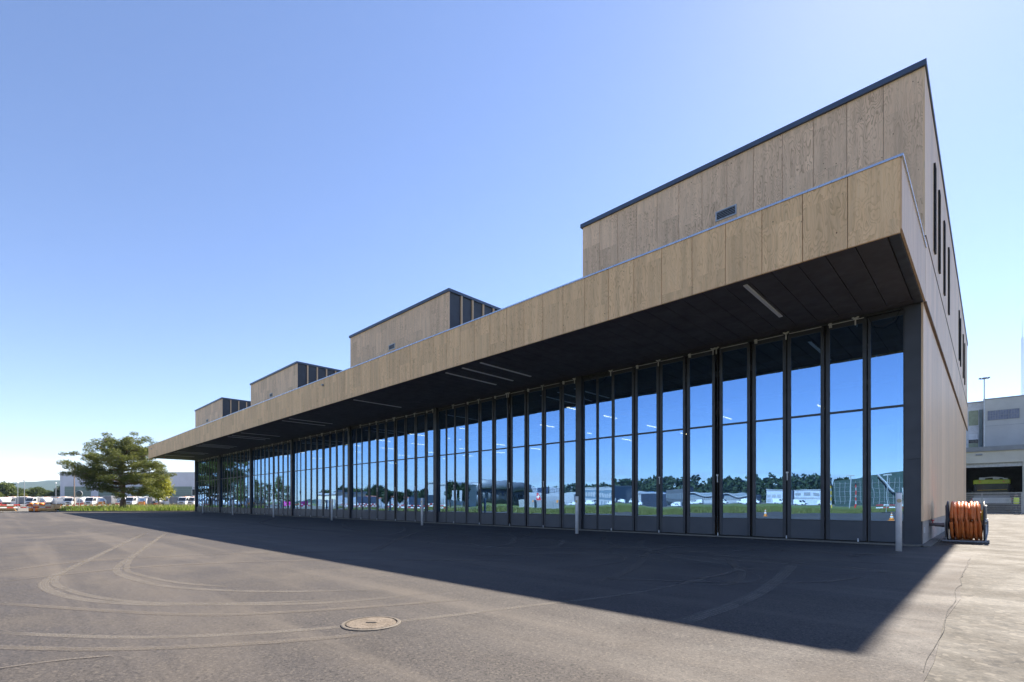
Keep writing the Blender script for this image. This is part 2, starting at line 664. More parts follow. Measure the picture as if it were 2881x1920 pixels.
AP = [(-70.5, -9.5), (-71.5, -13), (-71, -19.5), (-56, -20.5), (-42, -22), (-32, -25), (-23, -29), (-18.5, -35), (-13, -42), (-9.5, -52),
      (-8, -75), (-6.5, -122), (6, -122), (6, -30), (-.29, -22), (-.31, -12.6), (-.27, -11.2), (-.30, -9.6), (-.24, -8.2), (-.31, -6.0), (-.27, -4.0), (-.31, -1.3),
      (-.62, -.9), (-.66, .2), (-66.4, .2), (-67.3, -2.0)]
apron = MB().poly(AP, -.12, 0.0).build('asphalt_apron', ASPH)
tag(apron, kind='structure')
olda = MB().poly([(-2.5, -121), (30, -121), (30, 90), (-2.5, 90)], -.2, -.004).build('old_asphalt_road', OLDA)
tag(olda, kind='structure')
yard = MB().poly([(-260, -70), (-71, -70), (-69.5, -9.0), (-72, 60), (-90, 80), (-260, 80)], -.2, -.03).build('concrete_yard', CONC)
tag(yard, kind='structure')
ramp_ = MB().poly([(-900, -900), (500, -900), (500, -245), (-900, -245)], -.2, -.03).build('airfield_concrete', CONC)
tag(ramp_, kind='structure')
road2 = MB().poly([(-75, -64), (-20, -48), (-20, -51), (-75, -68)], -.2, -.02).build('service_road', ASPH)
tag(road2, kind='structure')
# raised grass verge with a kerb, left of the building
VG = [(-67.2, 1.0), (-67.4, -2.2), (-71.0, -8.0), (-73.6, -10.6), (-77, -11.0), (-92, -9.6), (-128, -6.0), (-125, 30), (-80, 30), (-67.5, 8)]
verge = MB().poly(VG, -.15, .09).build('grass_verge', FIELD)
tag(verge, kind='structure')
kp = catmull([(x, y, .06) for x, y in VG[:7]], 6)
kb = MB()
for a, b in zip(kp[:-1], kp[1:]):
    t = (b - a).normalized()
    nrm = Vector((t.y, -t.x, 0)) * .14
    base = len(kb.v)
    for p in (a, b):
        for s, z in ((-.2, -.1), (-.2, .125), (1, .125), (1, -.1)):
            q = p - nrm * s
            kb.v.append((q.x, q.y, z))
    kb.f += [(base + 0, base + 1, base + 5, base + 4), (base + 1, base + 2, base + 6, base + 5), (base + 2, base + 3, base + 7, base + 6)]
kerb = kb.build('kerb', KERB)
tag(kerb, kind='structure')

# tyre marks: dusty rubber scuffs printed on the asphalt
def tyre_mat(name, alpha, col):
    k = NT(name)
    uv = k.n('ShaderNodeTexCoord').outputs['UV']
    s = k.n('ShaderNodeSeparateXYZ')
    k.l(uv, s.inputs[0])
    tread = k.math('SINE', k.math('MULTIPLY', s.outputs[0], 31.4))
    edge = k.math('MULTIPLY', k.ramp(s.outputs[0], 0, .14), k.ramp(s.outputs[0], 1, .86))
    fade = k.math('MULTIPLY', k.ramp(s.outputs[1], 0, .08), k.ramp(s.outputs[1], 1, .88))
    p = k.pos()
    n1 = k.ramp(k.noise(p, 2.5, 5, .65), .25, .55, .45, 1.0)
    n2 = k.ramp(k.noise(p, 90, 2, .6), .35, .6, .35, 1.0)
    a = k.math('MULTIPLY', k.math('MULTIPLY', n1, n2), k.math('MULTIPLY_ADD', tread, .12, .80))
    a = k.math('MULTIPLY', k.math('MULTIPLY', a, edge), k.math('MULTIPLY', fade, alpha), clamp=True)
    d = k.pbr(col, .9, 0, None, .2)
    t = k.n('ShaderNodeBsdfTransparent')
    m = k.n('ShaderNodeMixShader')
    k.l(a, m.inputs[0])
    k.l(t.outputs[0], m.inputs[1])
    k.l(d, m.inputs[2])
    return k.done(m.outputs[0])


TY = [tyre_mat('tyre_dust', 1.0, (.16, .145, .128)), tyre_mat('tyre_dust_faint', .85, (.15, .133, .115))]


def ribbon(pts, w, z, mat, name='tyre_mark'):
    P = catmull([(x, y, z) for x, y in pts], 22)
    v, f, uv = [], [], []
    tot = len(P) - 1
    for k, p in enumerate(P):
        t = (P[min(k + 1, tot)] - P[max(k - 1, 0)]).normalized()
        n = Vector((-t.y, t.x, 0)) * (w / 2)
        v += [tuple(p - n), tuple(p + n)]
        uv += [(0, k / tot), (1, k / tot)]
    for k in range(tot):
        f.append((2 * k, 2 * k + 1, 2 * k + 3, 2 * k + 2))
    me = bpy.data.meshes.new(name)
    me.from_pydata(v, [], f)
    ul = me.uv_layers.new(name='UVMap')
    for lp in me.loops:
        ul.data[lp.index].uv = uv[lp.vertex_index]
    me.materials.append(mat)
    return link(name, me, apron)


TM = [([(-5.9, -15.6), (-4.81, -14.77), (-4.22, -14.01), (-3.78, -13.08), (-3.39, -11.82), (-2.93, -9.99), (-2.8, -6.7)], .085, 0),
      ([(-23.2, -11.45), (-15.89, -13.35), (-11.62, -14.41), (-9.6, -14.95), (-8.5, -15.1), (-7.3, -14.93), (-6.4, -14.54), (-5.71, -13.92), (-4.98, -13.06), (-4.53, -11.66)], .11, 0),
      ([(-21.2, -11.9), (-14.2, -13.75), (-10.6, -14.7), (-9.0, -14.98), (-8.0, -14.92), (-7.0, -14.7), (-6.2, -14.3), (-5.5, -13.6), (-4.9, -12.7)], .085, 0),
      ([(-21.98, -11.13), (-14.5, -13.05), (-10.9, -14.0), (-9.6, -14.25), (-8.5, -14.22), (-7.27, -13.98), (-6.1, -13.27), (-5.2, -12.2)], .10, 0),
      ([(-21.0, -11.4), (-13.0, -13.45), (-10.0, -14.07), (-8.9, -14.08), (-7.6, -13.85), (-6.6, -13.4)], .08, 0),
      ([(-2.5, -5.6), (-2.1, -8.0), (-1.93, -9.42), (-1.9, -10.52), (-1.98, -11.6)], .16, 0),
      ([(-3.6, -6.0), (-2.75, -7.6), (-2.45, -8.6), (-2.5, -9.3)], .12, 1),
      ([(-10.75, -15.6), (-11.62, -14.41), (-11.4, -12.9), (-10.81, -11.5), (-9, -9.5)], .14, 1),
      ([(-9.4, -15.6), (-9.9, -14.0), (-9.4, -12.4), (-8.2, -10.8), (-6, -9)], .14, 1),
      ([(-7.6, -15.6), (-5.51, -14.34), (-4.76, -13.43), (-4.0, -11.8)], .1, 1),
      ([(-5.3, -15.6), (-4.5, -14.9), (-3.9, -14.1), (-3.5, -13.3)], .09, 1),
      ([(-12.19, -3.0), (-9.76, -5.33), (-8.81, -6.48), (-8.3, -8.2)], .16, 0),
      ([(-9.05, -4.0), (-7.6, -6.0), (-7.72, -6.9), (-8.6, -7.4), (-10.2, -6.9)], .14, 0),
      ([(-12.6, -8.0), (-11.9, -5.6), (-10.2, -4.6), (-8.2, -4.9)], .14, 1),
      ([(-7.2, -2.6), (-6.0, -4.8), (-4.4, -6.4), (-2.9, -7.0)], .16, 0),
      ([(-5.0, -2.4), (-5.4, -4.6), (-5.0, -6.4), (-4.2, -8.2), (-3.6, -10.2)], .15, 1),
      ([(-4.0, -2.2), (-5.2, -4.2), (-6.6, -5.8), (-8.6, -7.6)], .16, 0),
      ([(-8.6, -2.6), (-7.2, -4.4), (-5.6, -5.6), (-3.6, -6.2), (-1.8, -6.0)], .15, 1),
      ([(-3.3, -2.0), (-4.1, -4.6), (-5.6, -6.6), (-7.9, -9.6)], .14, 1),
      ([(-16, -2.8), (-14.2, -5.6), (-11.5, -8.2), (-9.4, -10.0)], .18, 1),
      ([(-19, -3.0), (-15.5, -5.2), (-13.5, -7.4)], .17, 0),
      ([(-24, -3.2), (-20.5, -5.0), (-17, -6.2), (-14, -5.8)], .18, 1),
      ([(-33, -3.4), (-27, -6.2), (-21, -7.2), (-16, -7.0)], .2, 1),
      ([(-1.25, -3.2), (-3.0, -3.6), (-5.2, -3.7), (-8.0, -3.4)], .1, 1),
      ([(-1.2, -4.9), (-2.6, -5.2), (-4.6, -5.2)], .12, 1),
      ([(-4.52, -15.6), (-4.44, -15.21), (-4.3, -14.9)], .03, 1)]
for i, (p, w, q) in enumerate(TM):
    ribbon(p, w * 1.15, .002 + .00015 * i, TY[q])
sr = np.random.default_rng(14)
for i in range(34):   # lighter scuffs left by turning vehicles before the doors
    cx_, cy_ = -1.6 - 13 * sr.random() ** 1.3, -1.3 - 7.5 * sr.random()
    a0 = sr.uniform(-.5, .5) + (math.pi / 2 if sr.random() < .35 else 0)
    ln_, cv_ = sr.uniform(1.0, 3.2), sr.uniform(-.5, .5)
    pts_ = [(cx_ + math.cos(a0 + cv_ * t) * ln_ * t, cy_ + math.sin(a0 + cv_ * t) * ln_ * t * .6) for t in (-1, -.4, .2, .8)]
    pts_ = [(min(x_, -1.25), min(y_, -.4)) for x_, y_ in pts_]
    ribbon(pts_, sr.uniform(.03, .13), .0065 + .00008 * i, TY[1])

CRACK = simple('joint_tar', (.022, .021, .02), .9)
jr = np.random.default_rng(5)
jp = [(-.292 + .012 * jr.normal(), y_) for y_ in np.arange(-11.5, -1.0, .35)]
for k_ in range(0, len(jp) - 6, 5):
    ribbon(jp[k_:k_ + 6], .004 + .005 * jr.random(), .0035, CRACK, 'joint_crack')

# manhole cover with its cut ring
mh = empty('manhole_cover', (-3.85, -13.24, 0))
tag(mh, 'round tan cast manhole cover with slotted centre set in the asphalt', 'manhole')
CAST = ground_mix('cast_cover', (.15, .125, .098), (.19, .16, .13), (.10, .08, .06), 6, 26, .5)
MB().lathe([(0.001, .012), (.205, .012), (.21, .006), (.21, -.02)], 40).build('cover_plate', CAST, mh)
MB().lathe([(.222, -.02), (.222, .012), (.242, .012), (.25, .008), (.25, -.02)], 40).build('frame_ring', simple('ring_iron', (.125, .108, .088), .8, 0, .25, 14), mh)
MB().box(-.045, .045, -.012, .012, .011, .0155).build('lifting_slot', BLACK, mh, rot=(0, 0, R(40)))

# ================================================================== THE STATION
S = 0.63636
XR = -1.135          # right end of the building
XL = -66.1           # left end
YC = -4.40           # canopy front
ZF = 5.835           # lower edge of the canopy front
ZS = 5.905           # soffit
ZT = 7.205           # canopy top
PW = 0.7530
DEP = 29.6

bl = empty('fire_station', (0, 0, 0))
tag(bl, 'long timber-clad fire station with folding glass doors under a deep canopy', 'building')

# --- canopy
can = MB().box(XL + .03, XR - .03, YC + .05, 0.25, ZS + .03, ZT - .02).build('canopy', DARK, bl)
pm = MB().box(-PW / 2 + .006, PW / 2 - .006, -.022, .022, 0, ZT - ZF - .035).mesh('plywood_panel', PLY)
n = 0
x = XR - .02
while x - PW > XL - .1:
    w = PW if n else PW + .03
    if n == 0:
        o = MB().box(-w / 2 + .006, w / 2 - .006, -.022, .022, 0, ZT - ZF - .035).build('plywood_panel', PLY, can, loc=(x - w / 2, YC + .022, ZF))
    else:
        link('plywood_panel', pm, can, (x - w / 2, YC + .022, ZF))
    x -= w
    n += 1
XL2 = x
# end panels of the canopy (right side and left side)
ym = np.linspace(YC + .02, 0.0, 6)
for i in range(5):
    for xx in (XR - .02, XL2 + .01):
        MB().box(-.02, .02, ym[i] + .006, ym[i + 1] - .004, 0, ZT - ZS - .035).build('end_panel', SIDEW, can, loc=(xx, 0, ZS))
MB().box(XL2 - .03, XR + .025, YC - .02, YC + .14, ZT - .034, ZT + .006).build('coping', CAPL, can)
MB().box(XR - .12, XR + .025, YC + .14, 0.0, ZT - .032, ZT + .005).build('coping', CAPL, can)
MB().box(XL2 - .03, XL2 + .12, YC + .14, 0.0, ZT - .032, ZT + .005).build('coping', CAPL, can)
# soffit boards
sp = .4925
sm = MB().box(-sp / 2 + .009, sp / 2 - .009, YC + .06, -.34, -.012, .018).mesh('soffit_board', SOFF)
sm2 = MB().box(-sp / 2 + .006, sp / 2 - .006, -.325, -.02, -.012, .018).mesh('soffit_edge_board', SOFF)
x = XR - .22
while x - sp > XL2:
    link('soffit_board', sm, can, (x - sp / 2, 0, ZS))
    x -= sp
MB().box(XL2 + .05, XR - .06, -.33, -.02, ZS - .02, ZS + .015).build('soffit_edge_board', SOFF, can)
MB().box(XR - .20, XR - .05, YC + .06, -.02, ZS - .03, ZS + .02).build('edge_channel', DARKP, can)
for (sx, szz) in ((-23.72, 6.86), (-64.2, 6.77)):
    MB().lathe([(.05, 0), (.06, -.03), (.045, -.1), (.0, -.12)], 12, 'y').build('sensor', STEEL, can, loc=(sx, YC, szz))
MB().cyl((0, 0, .0), (0, 0, -.09), .04, .05).build('warning_lamp', RED, can, loc=(-63.6, YC + 1.0, ZS - .012))

# --- upper storey block on the right and three roof boxes
def front_panels(parent, x0, x1, z0, z1, npan, mat, y):
    w = (x1 - x0) / npan
    me = MB().box(-w / 2 + .005, w / 2 - .005, -.02, .02, 0, z1 - z0).mesh('plywood_panel', mat)
    for i in range(npan):
        link('plywood_panel', me, parent, (x0 + w * (i + .5), y, z0))


def louvre(parent, x0, x1, z0, z1, y):
    MB().box(x0, x1, y - .01, y + .05, z0, z1).build('vent_recess', BLACK, parent)
    m = MB()
    m.box(x0 - .03, x0, y - .03, y + .03, z0 - .03, z1 + .03).box(x1, x1 + .03, y - .03, y + .03, z0 - .03, z1 + .03)
    m.box(x0, x1, y - .03, y + .03, z1, z1 + .03).box(x0, x1, y - .03, y + .03, z0 - .03, z0)
    m.build('vent_frame', STEEL, parent)
    k = 5
    for i in range(k):
        zz_ = z0 + (z1 - z0) * (i + .5) / k
        MB().prism([(-.025, -.012), (.025, .014), (.025, .022), (-.025, -.004)], x0, x1).build('vent_slat', STEEL, parent, loc=(0, y - .01, zz_), rot=(0, 0, 0)).matrix_basis = Matrix.Translation((0, y - .012, zz_)) @ Matrix.Rotation(R(90), 4, 'Z') @ Matrix.Scale(-1, 4, (0, 1, 0))


YB = .06
ZB = 11.64
# right block
TX0, TX1 = -11.26, XR - .02
tw = MB().box(TX0 + .04, TX1 - .06, YB + .03, DEP, ZS + .1, ZB - .02).build('upper_storey', DARK, bl)
front_panels(tw, TX0, TX1 - .03, ZT - .3, ZB - .06, 13, PLYG, YB)
cp = MB().box(TX0 - .06, TX1 + .04, YB - .09, YB + .25, ZB - .06, ZB + .08)
cp.build('capping', CAP, tw)
MB().box(TX1 - .25, TX1 + .04, YB + .25, DEP + .05, ZB - .06, ZB + .08).build('capping', CAP, tw)
MB().box(TX0 - .06, TX0 + .2, YB + .25, DEP + .05, ZB - .06, ZB + .08).build('capping', CAP, tw)
louvre(tw, -6.14, -5.57, 9.83, 10.07, YB - .02)
# side cladding: lower, middle and upper band, each a little proud of the one below
npn = 38
ys = np.linspace(.02, DEP, npn + 1)
side = MB().box(XR - .5, XR - .09, .12, DEP - 1.5, .62, ZS + .1).build('side_wall', DARK, bl)
for i in range(npn):
    y0, y1 = ys[i] + .004, ys[i + 1] - .004
    if y1 < DEP - 1.4:
        MB().box(-.02, .02, y0 if i else -.02, y1, .60, ZS - .02).build('wall_board', SIDEW, side, loc=(XR - .06, 0, 0))
    MB().box(-.02, .02, max(y0, .03), y1, ZS + .0, 7.46).build('wall_board', SIDEW, side, loc=(XR - .02, 0, 0))
    MB().box(-.02, .02, max(y0, YB - .02), y1, 7.50, ZB - .06).build('wall_board', SIDEW, side, loc=(XR - .035, 0, 0))
TRIM = simple('drip_edge_brown', (.16, .09, .04), .6)
MB().box(XR - .04, XR + .018, .03, DEP, ZS - .05, ZS - .005).build('drip_edge', TRIM, side)
MB().box(XR - .04, XR + .012, .03, DEP, 7.465, 7.498).build('drip_edge', TRIM, side)
for wy in (2.7, 4.35, 6.6, 9.0, 17.3, 18.8, 22.1, 24.3):
    w_ = MB().box(XR - .05, XR - .008, wy - .13, wy + .13, 8.10, 10.42).build('slit_window', WIN, tw)
    f_ = MB()
    for (a, b, c, d) in ((wy - .17, wy - .13, 8.05, 10.47), (wy + .13, wy + .17, 8.05, 10.47), (wy - .13, wy + .13, 8.05, 8.10), (wy - .13, wy + .13, 10.42, 10.47)):
        f_.box(XR - .05, XR + .03, a, b, c, d)
    f_.build('window_frame', BLACK, w_)
MB().box(XR - .44, XR - .075, .02, DEP - 1.6, 0, .60).build('plinth', PLINTH, bl)
MB().box(XR - .075, XR - .062, .62, .70, .29, .43).build('socket_cover', WHITED, bl)

for (bx0, bx1) in ((-29.46, -19.4), (-47.7, -37.65), (-66.05, -56.0)):
    bx = MB().box(bx0 + .04, bx1 - .05, YB + .03, 16, ZT - .6, ZB - .02).build('roof_box', DARK, bl)
    front_panels(bx, bx0, bx1, ZT - .3, ZB - .06, 13, PLYG, YB)
    MB().box(bx0 - .06, bx1 + .06, YB - .09, YB + .25, ZB - .06, ZB + .08).build('capping', CAP, bx)
    MB().box(bx1 - .2, bx1 + .06, YB + .25, 16.05, ZB - .06, ZB + .08).build('capping', CAP, bx)
    MB().box(bx0 - .06, bx0 + .2, YB + .25, 16.05, ZB - .06, ZB + .08).build('capping', CAP, bx)
    cx_ = bx1 - 4.9
    louvre(bx, cx_ - .57, cx_, 9.83, 10.07, YB - .02)
    # glazed right flank: dark panels between timber fins
    yy = YB + .02
    fs = .75
    for i in range(18):
        MB().box(bx1 - .05, bx1 - .03, yy + fs * i + .005, yy + fs * (i + 1) - .005, ZT - .5, ZB - .06).build('dark_panel', WIN if i % 3 == 9 else DARKP, bx)
        if i:
            MB().box(bx1 - .03, bx1 + .05, yy + fs * i - .04, yy + fs * i + .04, ZT - .5, ZB - .065).build('timber_fin', SIDEW, bx)

# --- hall shell behind the doors
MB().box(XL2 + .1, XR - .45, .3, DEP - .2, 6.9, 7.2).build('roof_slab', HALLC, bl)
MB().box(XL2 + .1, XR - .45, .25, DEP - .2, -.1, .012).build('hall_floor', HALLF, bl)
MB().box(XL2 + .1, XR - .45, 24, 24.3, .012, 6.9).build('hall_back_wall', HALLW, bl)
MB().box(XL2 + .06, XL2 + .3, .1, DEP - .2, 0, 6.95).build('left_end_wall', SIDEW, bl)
for i in range(15):
    bxx = -3.8 - 4.518 * i
    if bxx > XL2 + 1:
        MB().box(bxx - .12, bxx + .12, .35, 23.9, 6.25, 6.89).build('roof_beam', HALLC, bl)
for yy in (3.5, 9.0):
    MB().cyl((XL2 + .4, yy, 6.05), (XR - .6, yy, 6.05), .2, None, 14).build('air_duct', STEEL, bl)
MB().box(-1.85, -1.6, 1.6, 1.9, .012, 6.9).build('hall_column', GREYP, bl)
for i in range(1, 7):
    MB().box(-11.36 - 9.036 * (i - 1) - .15, -11.36 - 9.036 * (i - 1) + .15, 1.0, 1.4, .012, 6.9).build('hall_column', GREYP, bl)

# --- folding doors
Z0, ZK, ZM0, ZM1, ZP1, ZH = .06, .585, 3.42, 3.475, 5.69, 5.80
LW = .895


def frame_mesh(w, fw, name):
    m = MB()
    h = w / 2
    m.box(-h, -h + fw, 0, .06, Z0, ZH).box(h - fw, h, 0, .06, Z0, ZH)
    m.box(-h + fw, h - fw, .002, .058, ZP1, ZH).box(-h + fw, h - fw, .002, .058, ZM0, ZM1)
    m.box(-h + fw, h - fw, .002, .058, ZK - .03, ZK)
    return m.mesh(name, DARK)


def pane_meshes(w, fw):
    h = w / 2 - fw
    lo = MB().box(-h - .01, h + .01, -.006, .006, -(ZM0 - ZK) / 2 - .01, (ZM0 - ZK) / 2 + .01).mesh('glass_pane', GLASS)
    up = MB().box(-h - .01, h + .01, -.006, .006, -(ZP1 - ZM1) / 2 - .01, (ZP1 - ZM1) / 2 + .01).mesh('glass_pane', GLASS)
    kk = MB().box(-h, h, .006, .05, Z0, ZK - .03).mesh('kick_panel', KICK)
    return lo, up, kk


leaf_me = frame_mesh(LW, .085, 'door_leaf')
leaf_p = pane_meshes(LW, .085)
fx_me = frame_mesh(.655, .04, 'fixed_window')
fx_p = pane_meshes(.655, .04)
fe_me = frame_mesh(.79, .06, 'fixed_window')
fe_p = pane_meshes(.79, .06)


def glazed(name, me, pm_, x, wob, y=.0):
    o = link(name, me, bl, (x, y, 0))
    lo, up, kk = pm_
    ra, rb = rnd.gauss(0, wob), rnd.gauss(0, wob)
    link('glass_pane', lo, o, (0, .03, (ZK + ZM0) / 2), (ra, 0, rb))
    link('glass_pane', up, o, (0, .03, (ZP1 + ZM1) / 2), (ra + rnd.gauss(0, wob * .5), 0, rb + rnd.gauss(0, wob * .5)))
    link('kick_panel', kk, o)
    return o


hinge = MB().box(-.012, .012, -.03, .0, -.14, .10).box(-.03, .03, -.045, -.005, .06, .10)
hinge_me = hinge.mesh('hinge', STEEL)
roller = MB().box(-.045, .045, -.07, -.02, .0, .035).box(-.014, .014, -.06, -.03, -.16, .0).box(-.075, -.03, -.075, -.015, .025, .05).box(.03, .075, -.075, -.015, .025, .05)
roller_me = roller.mesh('roller_bracket', ALU)
box_me = MB().box(-.03, .03, -.075, -.015, -.055, .06).box(-.05, -.03, -.06, -.03, .02, .06).mesh('switch_box', ALU)
pin_me = MB().cyl((0, -.02, .0), (0, -.02, .085), .016).mesh('floor_pin', WHITED)
gap_me = MB().box(-.02, .02, .03, .055, Z0, ZH).mesh('door_gap', BLACK)
CENT = [2.98, 4.46, 5.93, 7.43, 9.07, 10.59, 12.06, 13.54]


def loop(xc, w, drop, z, n=10):
    return [(xc - w / 2 + w * i / n, -.045, z - drop * math.sin(math.pi * i / n) ** .8) for i in range(n + 1)]


for b in range(7):
    c = (-17.86 - 14.2 * b) * S
    wob = R(.085 + .012 * b)
    glazed('fixed_window', fx_me, fx_p, c + .72 * S, wob, .012)
    glazed('fixed_window', fx_me, fx_p, c + 1.78 * S, wob, .012)
    for i, q in enumerate(CENT):
        xq = c + q * S
        glazed('door_leaf', leaf_me, leaf_p, xq, wob)
    for i in range(8):
        xg = c + (CENT[i] - (.735 if i not in (4,) else .82)) * S
        link('door_gap', gap_me, bl, (xg, 0, 0))
        if i % 2 == 0:
            link('floor_pin', pin_me, bl, (xg + (.03 if i == 4 else 0), 0, 0.035))
            link('roller_bracket', roller_me, bl, (xg, -.02, ZH + .01))
            if i == 4:
                link('roller_bracket', roller_me, bl, (xg - .1, -.02, ZH + .01))
            link('hinge', hinge_me, bl, (xg + .02, 0, ZM0 - 1.6))
        else:
            link('switch_box', box_me, bl, (xg + .13, -.0, ZH - .02))
            MB().tube(loop(xg, .10, .24, ZH - .02), .009, 5).build('cable', BLACK, bl)
    link('floor_pin', pin_me, bl, (c + 14.2 * S - .15, 0, 0.035))
    link('roller_bracket', roller_me, bl, (c + 14.2 * S - .2, -.02, ZH + .01))
    m = MB()
    for i in range(0, 8, 1):
        m.cyl((c + (CENT[i] - .62) * S, -.04, ZH + .005), (c + (CENT[i] + .62) * S, -.04, ZH + .005), .011, None, 6)
    m.build('guide_rod', ALU, bl)
    MB().tube(loop(c + 1.3 * S, 1.3 * S, .3, ZH + .03), .008, 5).build('cable', RUB, bl)
    # post between bays
    MB().box(c - .125, c + .125, -.10, .3, .0, ZS - .02).build('bay_post', DARK, bl)
# first bay: last fixed pane and the corner post with two cover plates
glazed('fixed_window', fe_me, fe_p, -2.955 * S, R(.05), .012)
MB().tube([(-2.27, -.05, ZH + .02), (-2.15, -.06, 5.55), (-1.95, -.06, 5.48), (-1.72, -.06, 5.58), (-1.58, -.05, 5.86)], .009, 5).build('cable', RUB, bl)
MB().box(-1.56, XR - .07, .01, .3, .0, ZS - .02).build('corner_post', DARK, bl)
for (z0, z1) in ((.03, 2.105), (2.115, ZS - .05)):
    MB().box(-1.53, XR - .085, -.012, .012, z0, z1).build('corner_plate', DARKP, bl)
MB().box(XL2 + .05, XR - .07, -.005, .28, ZH + .02, ZS - .022).build('door_head', DARK, bl)
MB().box(XL2 + .05, XR - .02, -.24, .24, -.1, .035).build('door_sill', KERB, bl)
MB().box(XR - .075, XR + .10, -.24, DEP - 1.6, -.1, .028).build('side_footing', KERB, bl)
MB().box(XL2 + .12, XR - .5, .1, .24, .035, .058).build('floor_track', BLACK, bl)

# recessed strip lamps in the soffit
lamp_me = MB().box(-.042, .042, -1.3, 1.3, -.022, .0).mesh('soffit_lamp', DIFF)
LX = [-6.17, -19.9, -21.4, -22.9, -33.8, -45.6, -47.2, -58.6, -61.6, -63.1, -73.5, -75.0, -76.5, -87.0, -89.0, -95.0]
for i, q in enumerate(LX):
    o = link('soffit_lamp', lamp_me, None, (q * S, -4.2 * S, ZS - .013))
    if i == 0:
        tag(o, 'white strip lamp in canopy soffit, the single one near the building corner', 'lamp', 'strip lamps in the canopy soffit')
    else:
        tag(o, 'one of three white strip lamps side by side in the black soffit' if i < 4 else 'single white strip lamp in the soffit beyond the group of three' if i == 4 else 'white strip lamp in the soffit over the doors towards the pine end', 'lamp', 'strip lamps in the canopy soffit')
# lit tube lamps hanging in the hall
hl_me = MB().box(-.022, .022, -.65, .65, -.02, .02).mesh('hall_lamp', LAMPON)
rod_me = MB().cyl((0, -.5, .03), (0, -.5, .45), .008, None, 5).cyl((0, .5, .03), (0, .5, .45), .008, None, 5).mesh('lamp_rod', GREYP)
for i in range(11):
    for yy in ((4.6, 7.8, 12.5, 17.0) if i > 1 else (12.5,)):
        if (i * 7 + int(yy)) % 5 == 0:
            continue
        xx = -6.0 - 4.518 * i
        o = link('hall_lamp', hl_me, None, (xx, yy, 5.75))
        link('lamp_rod', rod_me, o, (0, 0, 0)).scale = (1, 1, 2.55)
        tag(o, 'lit warm tube lamp hanging inside the glazed hall', 'lamp', 'tube lamps lit inside the hall')

# ================================================================== THINGS BY THE STATION
bx_px = [-2.26 * S, -10.05, -18.9, -27.9, -36.9, -45.9, -54.9]
bol_me = MB().lathe([(.056, 0), (.056, 1.245), (.052, 1.258), (.043, 1.262), (0.001, 1.262)], 20).mesh('bollard', STEELD, True)
refl_me = MB().lathe([(.001, 0), (.042, 0), (.042, -.012), (.03, -.016), (.001, -.016)], 20, 'y').mesh('reflector', simple('reflector_gold', (.62, .50, .30), .3))
refi_me = MB().lathe([(.001, 0), (.018, 0), (.018, -.006), (.001, -.006)], 14, 'y').mesh('reflector_core', RED)
for i, bx_ in enumerate(bx_px):
    o = link('bollard', bol_me, None, (bx_, -1.95, 0))
    if i == 0:
        tag(o, 'grey steel bollard with round reflector, beside the dark corner post', 'bollard', 'bollards before the doors')
    else:
        tag(o, 'slim grey bollard before the %s door bay post from the dark corner post' % ('', 'first', 'second', 'third', 'fourth', 'fifth', 'sixth')[i], 'bollard', 'bollards before the doors')
    link('reflector', refl_me, o, (.012, -.052, 1.09), (0, 0, R(12)))

# hose drum
hd = empty('hose_reel', (-.49, 2.55, 0))
tag(hd, 'big steel reel wound with orange hose standing by the side wall', 'hose reel')
DR = .52
for s, nm in ((-.36, 0), (.36, 1)):
    m = MB()
    m.lathe([(.12, s - .012), (DR - .02, s - .012), (DR, s - .02), (DR + .012, s - .012), (DR + .012, s + .012), (DR, s + .02), (DR - .02, s + .012), (.12, s + .012)], 44, 'x', (0, 0, DR + .04))
    m.build('flange', DARK, hd, True)
    m = MB()
    for k in range(6):
        a = k * math.pi / 3
        c_, s_ = math.cos(a), math.sin(a)
        m.cyl((s + (.03 if nm else -.03), c_ * .1, DR + .04 + s_ * .1), (s + (.03 if nm else -.03), c_ * (DR - .04), DR + .04 + s_ * (DR - .04)), .018, None, 6)
    m.build('spoke', STEEL, hd)
    MB().cyl((s - .06, 0, DR + .04), (s + .06, 0, DR + .04), .07).build('hub', STEEL, hd)
MB().cyl((-.36, 0, DR + .04), (.36, 0, DR + .04), .24, None, 24).build('core', GREYP, hd)
for lay, (rr, n_, ph) in enumerate(((.345, 9, 0), (.425, 9, .35), (.485, 8, .1))):
    pts = []
    turns = n_
    for k in range(turns * 22 + 1):
        t = k / 22.0
        a = 2 * math.pi * t + ph
        xx = -.30 + .60 * t / turns + .014 * math.sin(a * 1.0 + 2.2 * t) + .010 * math.sin(5.1 * t)
        r_ = rr + .010 * math.sin(3.7 * t + 1.0) + .008 * math.sin(a * 2)
        pts.append((xx, r_ * math.cos(a), DR + .04 + r_ * math.sin(a)))
    MB().tube(pts, .036, 9).build('hose', ORH, hd, True)
for yy in (-.36, .36):
    MB().cyl((-.46, yy, .026), (.46, yy, .026), .026, None, 10).build('skid', GREYP, hd)
MB().tube([(-.38, -.36, .03), (-.40, -.1, .3), (-.40, 0, DR + .04), (-.40, .1, .3), (-.38, .36, .03)], .02, 6).build('stand', GREYP, hd)
MB().tube([(.38, -.36, .03), (.42, -.1, .3), (.42, 0, DR + .04), (.42, .1, .3), (.38, .36, .03)], .02, 6).build('stand', GREYP, hd)
MB().cyl((.30, -.42, .60), (.34, -.36, .86), .03).build('hose_coupling', YEL, hd)

